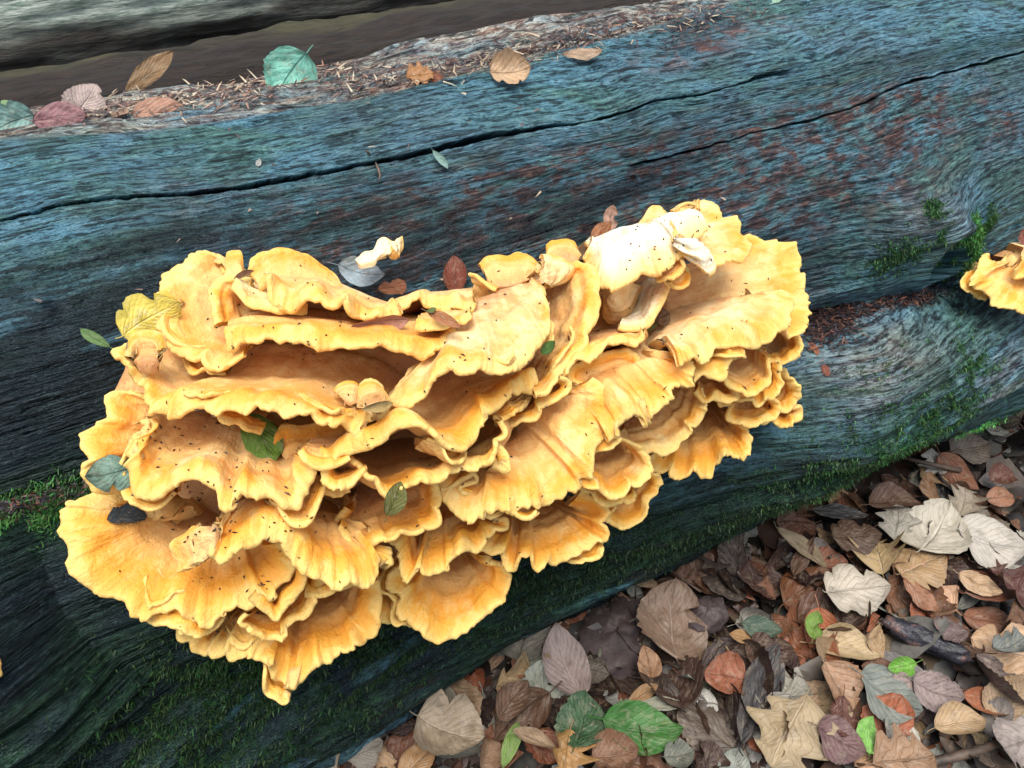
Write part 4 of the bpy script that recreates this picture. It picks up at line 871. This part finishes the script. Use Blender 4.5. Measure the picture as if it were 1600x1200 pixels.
# --- litter in front of the log: named leaves, read off the photograph
HER = [
 (1235, 1140, 140, 240, 'lobed', (185, 160, 112), 'large tan serrated leaf with a pale midrib lying on the litter'),
 (1310, 1072, 88, 285, 'broad', (190, 135, 90), 'orange-brown leaf with dark midrib beside the teal leaf in the litter'),
 (1385, 1085, 115, 320, 'broad', (110, 145, 150), 'blue-teal ribbed leaf under the bright green leaf in the litter'),
 (1462, 1080, 82, 330, 'broad', (155, 135, 140), 'purple-grey leaf overlapping the blue-teal leaf in the litter'),
 (1408, 1072, 48, 200, 'broad', (165, 145, 145), 'small grey-purple leaf lying on the blue-teal leaf'),
 (1405, 1042, 52, 200, 'ovate', (120, 190, 40), 'small bright green leaf lying on the blue-teal leaf'),
 (1370, 1000, 56, 95, 'ovate', (200, 155, 95), 'small upright tan leaf beside the charred bark chunk'),
 (1335, 925, 118, 10, 'broad', (200, 195, 180), 'large whitish decayed leaf with netted veins in the litter'),
 (1440, 885, 105, 30, 'broad', (190, 145, 85), 'folded golden tan leaf in the litter'),
 (1440, 927, 62, 300, 'ovate', (185, 110, 65), 'glossy orange-brown leaf under the folded golden leaf'),
 (1182, 1082, 150, 55, 'narrow', (62, 68, 82), 'long dark slate curled leaf in the litter'),
 (1356, 1150, 48, 60, 'ovate', (130, 200, 70), 'small light green leaf beside the red-purple serrated leaf'),
 (1310, 1155, 92, 330, 'broad', (125, 80, 85), 'red-purple serrated leaf in the litter'),
 (1500, 1130, 86, 20, 'ovate', (200, 160, 105), 'curled tan leaf below the purple-grey leaf'),
 (1412, 1185, 120, 15, 'lobed', (175, 125, 80), 'brown lobed leaf below the light green leaf'),
 (1312, 1122, 56, 250, 'ovate', (120, 50, 30), 'dark red-brown leaf behind the red-purple serrated leaf'),
 (1130, 1060, 90, 170, 'broad', (185, 90, 45), 'rusty orange leaf beside the dark slate leaf'),
 (1200, 1022, 88, 15, 'broad', (95, 55, 38), 'round dark brown leaf above the dark slate leaf'),
 (1187, 984, 66, 340, 'ovate', (85, 110, 90), 'dull green leaf in the shade of the log'),
 (1272, 980, 40, 70, 'ovate', (120, 160, 40), 'small fresh green leaf stuck in the shaded litter'),
 (1157, 997, 38, 150, 'ovate', (190, 130, 50), 'small yellow-brown leaf beside the dull green leaf'),
 (1580, 920, 76, 100, 'lobed', (105, 45, 38), 'maroon crumpled leaf in the litter'),
 (1528, 915, 60, 320, 'ovate', (215, 170, 120), 'pale tan curled leaf beside the maroon leaf'),
 (905, 1130, 70, 80, 'broad', (60, 100, 60), 'dark green finely ribbed leaf in the litter'),
 (997, 1136, 130, 355, 'ovate', (60, 125, 40), 'fresh green pointed leaf beside the dark green ribbed leaf'),
 (888, 1176, 66, 250, 'lobed', (205, 140, 45), 'golden forked leaf below the dark green ribbed leaf'),
 (705, 1140, 128, 330, 'broad', (190, 170, 140), 'large pale tan leaf with dark midrib in the litter'),
 (825, 990, 96, 80, 'broad', (135, 145, 140), 'grey-blue decayed leaf with ragged edge near the log foot'),
 (1012, 1040, 66, 95, 'ovate', (185, 125, 75), 'smooth orange-tan leaf standing in the litter'),
 (1050, 975, 108, 75, 'broad', (150, 115, 90), 'large brown ribbed leaf near the log foot'),
 (1008, 906, 46, 130, 'ovate', (170, 135, 95), 'small tan leaf in the deep shade near the log foot'),
 (887, 1037, 92, 100, 'ovate', (165, 145, 145), 'pointed purplish grey leaf with black spots'),
 (802, 1097, 62, 60, 'ovate', (130, 85, 55), 'brown cupped leaf behind the dark green ribbed leaf'),
 (1034, 1100, 72, 20, 'narrow', (160, 170, 150), 'grey-green oblong leaf above the fresh green pointed leaf'),
 (1002, 1090, 66, 40, 'narrow', (185, 130, 65), 'golden brown narrow leaf beside the grey-green oblong leaf'),
 (962, 1178, 90, 10, 'broad', (150, 95, 60), 'brown ribbed leaf below the fresh green pointed leaf'),
 (652, 1188, 56, 60, 'ovate', (205, 145, 75), 'orange tan leaf at the foot of the large pale tan leaf'),
 (834, 1156, 78, 150, 'narrow', (185, 150, 110), 'tan rolled leaf beside the golden forked leaf'),
 (797, 1163, 58, 80, 'narrow', (130, 165, 70), 'plump light green leaf beside the large pale tan leaf'),
 (490, 1165, 130, 120, 'lobed', (190, 175, 145), 'large pale crinkled leaf against the mossy log foot'),
 (566, 1172, 80, 30, 'broad', (150, 145, 135), 'grey ribbed leaf beside the large pale crinkled leaf'),
 (617, 1085, 80, 20, 'broad', (105, 80, 65), 'dull brown leaf near the mossy log foot'),
 (1544, 846, 120, 340, 'broad', (195, 195, 190), 'large pale grey leaf with torn edge in the litter'),
 (1456, 831, 105, 60, 'broad', (200, 200, 185), 'pale grey-white lobed leaf in the litter'),
 (1400, 815, 66, 80, 'lobed', (165, 165, 155), 'small pale grey leaf beside the grey-white lobed leaf'),
 (1398, 786, 86, 15, 'ovate', (120, 75, 50), 'glossy brown leaf near the mossy log foot'),
 (1456, 765, 60, 100, 'ovate', (170, 110, 55), 'upright orange-brown leaf beside the glossy brown leaf'),
 (1334, 842, 90, 5, 'broad', (105, 70, 48), 'flat brown leaf in the shaded litter'),
 (1312, 800, 86, 350, 'narrow', (58, 66, 80), 'slate blue wet leaf close to the log foot'),
 (1253, 856, 100, 310, 'narrow', (150, 130, 90), 'long tan rolled leaf slanting through the shaded litter'),
 (1516, 697, 82, 20, 'broad', (110, 95, 82), 'grey-brown ribbed leaf against the log foot'),
 (1565, 744, 52, 30, 'broad', (120, 55, 38), 'red-brown crumpled leaf near the log foot'),
 (1562, 776, 56, 10, 'ovate', (180, 105, 60), 'orange leaf below the red-brown crumpled leaf'),
 (1503, 784, 58, 70, 'lobed', (175, 165, 145), 'pale beige lobed leaf between the orange leaves'),
 (1556, 675, 34, 340, 'ovate', (130, 150, 155), 'small blue-grey leaf against the log foot'),
 (1150, 862, 96, 85, 'ovate', (70, 48, 38), 'dark brown leaf standing against the log foot'),
 (1060, 1180, 60, 10, 'broad', (105, 130, 125), 'teal-grey ribbed leaf beside the rusty orange leaf'),
 (1585, 1160, 110, 200, 'broad', (160, 155, 165), 'large lilac-grey leaf in the litter'),
 (1570, 1010, 60, 30, 'torn', (110, 140, 150), 'blue-grey torn leaf beside the charred bark chunk'),
 (1480, 985, 70, 160, 'broad', (130, 105, 110), 'purplish leaf behind the charred bark chunk'),
]
def gpoint(px, py, z=.03):
    d = rays(px, py); t = (z - CAM[2]) / d[2]; return CAM + d * t, t
placed = []
for i, (px, py, l, a, kd, rgb, lab) in enumerate(HER):
    p, t = gpoint(px, py, .060)
    dep = t * float(rays(px, py) @ CF)
    n = Vector((rnd.uniform(-.25, .25), rnd.uniform(-.45, .1), 1)).normalized()
    if 'standing' in lab or 'upright' in lab: n = (n + Vector((0, -1.0, 0))).normalized()
    d = img_dir(a); e = d - n * d.dot(n)
    L = min(l * dep / FPX / max(e.length, .5), .13) * (.86 if kd in ('broad', 'lobed') else 1)
    leaf('fallen_leaf', Vector(p), n, d, L, kd, earthy(rgb), lab, var=i * 3 + 1)
    placed.append(p[:2])
# --- and the rest of the litter, in a few kinds
KINDS = [('brown', (125, 82, 55), 'brown dry leaf lying loose in the litter', 5), ('dark', (66, 44, 36), 'dark brown rotting leaf lying loose in the litter', 5),
         ('tan', (190, 155, 112), 'tan dry leaf lying loose in the litter', 4), ('grey', (172, 168, 156), 'pale grey dry leaf lying loose in the litter', 4),
         ('rust', (165, 92, 48), 'rusty dry leaf lying loose in the litter', 3), ('grey-brown', (112, 97, 86), 'grey-brown leaf lying loose in the litter', 3)]
bag = [k_ for k_ in KINDS for _ in range(k_[3])]
R2 = random.Random(21); made = 0; tries = 0
poly = [(430, 1210), (700, 1010), (1000, 880), (1240, 770), (1430, 670), (1610, 590), (1610, 1210)]
def inpoly(x, y):
    c = False; j = len(poly) - 1
    for i in range(len(poly)):
        if (poly[i][1] > y) != (poly[j][1] > y) and x < (poly[j][0] - poly[i][0]) * (y - poly[i][1]) / (poly[j][1] - poly[i][1]) + poly[i][0]: c = not c
        j = i
    return c
while made < 290 and tries < 9000:
    tries += 1
    px, py = R2.uniform(430, 1605), R2.uniform(590, 1205)
    if not inpoly(px, py): continue
    z = .018 + .030 * (made / 290) + R2.uniform(-.006, .006)
    p, t = gpoint(px, py, z)
    k_ = R2.choice(bag); sh_ = R2.uniform(.75, 1.2); c = tuple(min(255, v * sh_ * R2.uniform(.96, 1.04)) for v in k_[1])
    n = Vector((R2.gauss(0, .33), R2.gauss(-.08, .33), 1)).normalized()
    kd = R2.choice(['ovate'] * 4 + ['broad'] * 3 + ['lobed'] * 2 + ['torn'] * 3 + ['narrow'])
    ln = R2.uniform(.032, .086)
    shp = {'ovate': 'oval', 'broad': 'broad toothed', 'lobed': 'jagged lobed', 'torn': 'torn', 'narrow': 'narrow'}[kd]
    szw = 'small' if ln < .050 else ('medium-sized' if ln < .068 else 'large')
    lab = f"{szw} {shp} {k_[2]}"
    leaf('fallen_leaf', Vector(p), n, Vector((R2.gauss(0, 1), R2.gauss(0, 1), 0)), ln, kd, c, lab, group=f'{szw} {shp} {k_[0]} leaves of the litter', var=R2.randrange(99))
    made += 1
# --- the uncountable under-layer (and litter beyond the frame) as one object
def underlayer():
    R = np.random.RandomState(9); Vs, Fs, Cs = [], [], []; base = 0
    q = grid_faces(5, 4)
    cols = np.array([srgb(*k_[1]) for k_ in KINDS])
    N = 9000
    for i in range(N):
        if i < 2600: x, y, z = R.uniform(-.3, 1.6), R.uniform(-.95, -.18), R.uniform(.0, .026)
        else:
            x, y, z = R.uniform(-1.6, 2.8), R.uniform(-1.9, -.2), R.uniform(.005, .04)
            if i > 4400: y = R.uniform(.3, 2.0)
        L = R.uniform(.02, .07)
        if i >= 6300: x, y, z, L = R.uniform(-3, 4.5), R.uniform(1.2, 4.0), R.uniform(.0, .03), R.uniform(.04, .09)
        elif i >= 5200: x, y, z, L = R.uniform(-.1, 1.5), R.uniform(-.8, -.2), R.uniform(.020, .042), R.uniform(.006, .022)
        wd = L * R.uniform(.25, .42)
        u = np.linspace(0, 1, 5)[:, None]; v = np.linspace(-1, 1, 4)[None, :]
        w_ = np.sin(np.pi * np.clip(u, .03, .97)) ** .7 * wd * (1 + .25 * R.randn(5, 1))
        X = (u - .5) * L + 0 * v; Y = v * w_; Z = R.uniform(-3, 6) * Y ** 2 + R.uniform(-3, 5) * X ** 2 + .003 * R.randn(5, 4)
        a = R.rand() * 6.28; t1, t2 = R.randn(2) * .4
        Z = Z + X * t1 + Y * t2
        Vs.append(np.stack([x + X * math.cos(a) - Y * math.sin(a), y + X * math.sin(a) + Y * math.cos(a), z + ground_h(x, y) * .6 + Z], -1).reshape(-1, 3))
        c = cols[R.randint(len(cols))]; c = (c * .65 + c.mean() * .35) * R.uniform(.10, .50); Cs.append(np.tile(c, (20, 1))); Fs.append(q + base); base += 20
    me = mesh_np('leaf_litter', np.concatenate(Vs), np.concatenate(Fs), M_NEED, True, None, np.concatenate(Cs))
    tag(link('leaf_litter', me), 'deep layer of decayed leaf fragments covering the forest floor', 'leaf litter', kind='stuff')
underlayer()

# ------------------------------------------------------------------ moss, needles, twigs, stones
def blades(name, pts, mat, parent=None, label=None, cat=None):
    """pts: list of (point, dir, side, length, width, colour) -> tapering blades with a bend"""
    P = np.array([p[0] for p in pts]); D = np.array([p[1] for p in pts]); Sd = np.array([p[2] for p in pts]); L = np.array([p[3] for p in pts])[:, None]
    W = np.array([p[4] for p in pts])[:, None]; C = np.array([p[5] for p in pts]); B = np.cross(D, Sd)
    a = P - Sd * W; b = P + Sd * W; c = P + D * L * .55 + Sd * W * .8 + B * L * .06; d = P + D * L * .55 - Sd * W * .8 + B * L * .06; e = P + D * L + B * L * .22
    V = np.stack([a, b, c, d, e], 1).reshape(-1, 3); i = np.arange(len(pts)) * 5
    F = np.stack([np.stack([i, i + 1, i + 2], 1), np.stack([i, i + 2, i + 3], 1), np.stack([i + 3, i + 2, i + 4], 1)], 1).reshape(-1, 3)
    o = link(name, mesh_np(name, V, F, mat, True, None, np.repeat(C, 5, 0)), parent)
    tag(o, label, cat, kind='stuff'); return o
def moss():
    R = random.Random(5); pts = []
    spots = [(1475, 640, .026, 900, 3.8, 1), (1462, 655, .020, 520, 3.6, 1), (1400, 700, .040, 560, 2.0, 2.6), (1345, 730, .035, 560, 1.7, 2.6), (1330, 650, .05, 380, .9, 2.2), (1270, 690, .05, 260, .5, 2.2),
             (1450, 540, .022, 90, 1.0, 1.3), (1400, 600, .035, 200, .7, 2), (1512, 372, .020, 300, 2.0, 1), (1530, 405, .020, 280, 1.8, 1), (1448, 372, .008, 60, .9, 1), (1400, 400, .02, 120, .7, 1.6), (1425, 335, .012, 40, 1.1, 1),
             (1545, 350, .02, 80, .8, 1), (30, 815, .018, 200, 1.6, 2), (100, 790, .018, 230, .75, 2), (340, 1060, .05, 380, .45, 2.2), (430, 1040, .04, 300, .42, 2), (250, 1140, .05, 320, .42, 2), (140, 1190, .05, 240, .42, 2),
             (420, 1140, .06, 380, .42, 2), (600, 1040, .05, 320, .38, 2.2), (760, 950, .05, 300, .32, 2.2), (900, 900, .05, 300, .32, 2.4), (1050, 840, .05, 280, .32, 2.4), (1180, 780, .05, 300, .38, 2.4), (1560, 590, .05, 220, .5, 2.4),
             (1500, 680, .04, 140, .45, 2.4), (1310, 560, .03, 40, .9, 2)]
    for px, py, rad, k_, br, sx in spots:
        x0, f0 = [float(v) for v in logco(px, py)]
        for _ in range(int(k_ * 3.2)):
            x = x0 + R.gauss(0, rad * .55 * sx); f = f0 + R.gauss(0, rad * .5) / LOG_R
            if pn(x * 38, f * LOG_R * 60, 81) < -.12: continue
            i = int(np.clip(np.searchsorted(XS, x), 1, nx - 2)); j = int(np.clip(np.searchsorted(PP[i], f), 1, npn - 2))
            p = LV[i, j]; nn = np.cross(LV[i, j + 1] - LV[i, j - 1], LV[i + 1, j] - LV[i - 1, j]); nn = nn / (np.linalg.norm(nn) + 1e-9)
            if nn[1] * math.cos(f) * -1 + nn[2] * math.sin(f) < 0: nn = -nn
            g0 = np.array((.040, .150, .034)) * br * R.uniform(.5, 1.6); g0[0] *= R.uniform(.5, 1.9)
            for _ in range(R.randint(4, 8)):
                d = nn + np.array([R.gauss(0, .7), R.gauss(0, .7), R.gauss(.0, .7)]); d /= np.linalg.norm(d)
                sd = np.cross(d, (R.random(), R.random(), R.random())); sd /= np.linalg.norm(sd) + 1e-9
                pts.append((p + np.array([R.gauss(0, .002), R.gauss(0, .002), R.gauss(0, .002)]), d, sd, R.uniform(.0025, .0058), R.uniform(.0003, .0006), g0 * R.uniform(.7, 1.3)))
    blades('moss', pts, M_MOSS, fallen)
moss()
def needles():
    R = random.Random(15); pts = []
    def run(a, b, n_, spread, lmin, lmax, cols):
        for _ in range(int(n_ * 1.35)):
            q = R.random(); px = a[0] + (b[0] - a[0]) * q + R.gauss(0, spread * .6); py = a[1] + (b[1] - a[1]) * q + R.gauss(0, spread)
            h = BV_LOG.ray_cast(Vector(CAM), Vector(rays(px, py)))
            if h[0] is None: continue
            n = np.array(h[1]); an = R.random() * 6.28
            if n @ rays(px, py) > 0: n = -n
            e = np.array([math.cos(an), math.sin(an) * .6, R.gauss(0, .25)]); e = e - n * (e @ n) * .97; e /= np.linalg.norm(e)
            sd = np.cross(e, n); sd /= np.linalg.norm(sd) + 1e-9
            c = np.array(srgb(*R.choice(cols))) * R.uniform(.6, 1.3)
            pts.append((np.array(h[0]) + n * R.uniform(.001, .006), e, sd, R.uniform(lmin, lmax) * .75, R.uniform(.0004, .0010), c))
    red = [(58, 38, 38), (80, 52, 46), (46, 36, 42), (115, 76, 60), (42, 38, 48), (32, 24, 26), (26, 21, 24)]
    pal = [(170, 150, 125), (140, 105, 85), (95, 58, 50), (185, 170, 145), (70, 45, 45), (50, 35, 38)]
    run((1262, 515), (1330, 502), 520, 16, .006, .018, red); run((1300, 492), (1460, 462), 380, 8, .006, .018, red); run((1400, 470), (1520, 450), 120, 6, .006, .015, red)
    run((0, 800), (150, 762), 260, 10, .005, .014, red)
    run((90, 175), (420, 148), 300, 10, .006, .02, pal); run((520, 140), (760, 100), 260, 9, .006, .02, pal + red); run((760, 95), (1130, 15), 420, 10, .006, .022, pal + red)
    run((300, 140), (560, 110), 200, 9, .006, .02, pal); run((1040, 60), (1200, 10), 120, 12, .006, .02, red)
    run((100, 300), (1550, 250), 34, 130, .004, .011, pal)
    blades('needle_litter', pts, M_NEED, None, 'reddish needles and wood splinters caught in the groove and on the log crest', 'debris')
needles()

def tube(name, P, rads, mat, label, cat, k=8, group=None):
    P = np.array(P, float); n = 18; C = catmull(P, n); T = np.gradient(C, axis=0); T /= np.linalg.norm(T, axis=1, keepdims=True)
    a = np.cross(T, (0.1, .2, 1)); a /= np.linalg.norm(a, axis=1, keepdims=True); b = np.cross(T, a)
    r = np.interp(np.linspace(0, 1, n), np.linspace(0, 1, len(rads)), rads)[:, None]
    ang = np.linspace(0, 2 * np.pi, k, endpoint=False)
    V = np.stack([C + (a * math.cos(q) + b * math.sin(q)) * r * (1 + .15 * pn(np.arange(n) * .7, q, 3))[:, None] for q in ang], 1).reshape(-1, 3)
    V = np.vstack([V, C[:1], C[-1:]])
    F = [tuple(f) for f in grid_faces(n, k, True)]
    F += [(n * k, (j + 1) % k, j, j) for j in range(k)] and []
    me = bpy.data.meshes.new(name)
    tri = [(n * k, (j + 1) % k, j) for j in range(k)] + [(n * k + 1, (n - 1) * k + j, (n - 1) * k + (j + 1) % k) for j in range(k)]
    me.from_pydata([tuple(v) for v in V], [], [tuple(int(q) for q in f) for f in F] + tri); me.materials.append(mat)
    for p_ in me.polygons: p_.use_smooth = True
    return tag(link(name, me), label, cat, group)
def gp(px, py, z=.045): return gpoint(px, py, z)[0]
tube('twig', [gp(1500, 735, .05), gp(1440, 722, .06), gp(1400, 712, .05)], (.004, .003, .002), M_TWIG, 'short pale twig in the litter near the log foot', 'twig')
tube('twig', [gp(1440, 1195, .05), gp(1510, 1178, .06), gp(1580, 1155, .055)], (.005, .0045, .003), M_TWIG, 'dark stout twig beside the brown lobed leaf', 'twig')
tube('twig', [gp(1095, 925, .06), gp(1060, 900, .07), gp(1035, 880, .06)], (.0012, .001, .0008), M_TWIG, 'thin bent twig in the deep shade of the log', 'twig')
tube('twig', [gp(1205, 960, .05), gp(1210, 1010, .06), gp(1207, 1075, .055)], (.0016, .0013, .001), M_TWIG, 'thin dark stalk across the round brown leaf', 'twig')
sp = [np.array(hit(x, y, 'log')[0]) + np.array([0, -.004, .006]) for x, y in ((572, 244), (582, 256), (588, 268), (592, 282), (590, 290))]
tube('twig', sp, (.0012, .0007, .0007, .0012, .0005), M_TWIG, 'tiny dried seed stalk hanging over the long crack', 'twig', 6)
def lump(name, c, sx, sy, sz, rot, mat, label, cat, seed):
    n, m = 18, 28; th = np.linspace(.02, math.pi - .02, n); ph = np.linspace(0, 2 * math.pi, m, endpoint=False); T, P = np.meshgrid(th, ph, indexing='ij')
    r = 1 + .28 * fbm(T * 2, np.cos(P) * 2, seed, 4) + .18 * fbm(np.sin(P) * 3, T * 3, seed + 4, 3)
    x = np.sin(T) * np.cos(P) * r * sx; y = np.sin(T) * np.sin(P) * r * sy; z = np.cos(T) * r * sz
    a = rot; V = np.stack([c[0] + x * math.cos(a) - y * math.sin(a), c[1] + x * math.sin(a) + y * math.cos(a), c[2] + z], -1).reshape(-1, 3)
    tag(link(name, mesh_np(name, V, grid_faces(n, m, True), mat, True)), label, cat)
lump('bark_chunk', gp(1447, 1000, .05), .045, .013, .012, -1.05, M_CHUNK, 'charred blue-black bark chunk with a reddish broken side', 'bark', 3)
lump('stone', gp(962, 1000, .03), .062, .045, .022, .3, M_STONE, 'flat purplish stone with grey lichen near the log foot', 'stone', 9)
lump('stone', gp(1103, 962, .05), .026, .020, .014, .2, M_STONE, 'small rounded reddish purple stone beside the large brown ribbed leaf', 'stone', 14)
# curled leaf standing in the gap behind the crest
p_ = CAM + rays(232, 112) * 1.18
leaf('fallen_leaf', Vector(p_), Vector((-.3, -.7, .6)), img_dir(48), .085, 'narrow', (150, 112, 62), 'curled brown leaf standing in the gap behind the log crest', var=0)
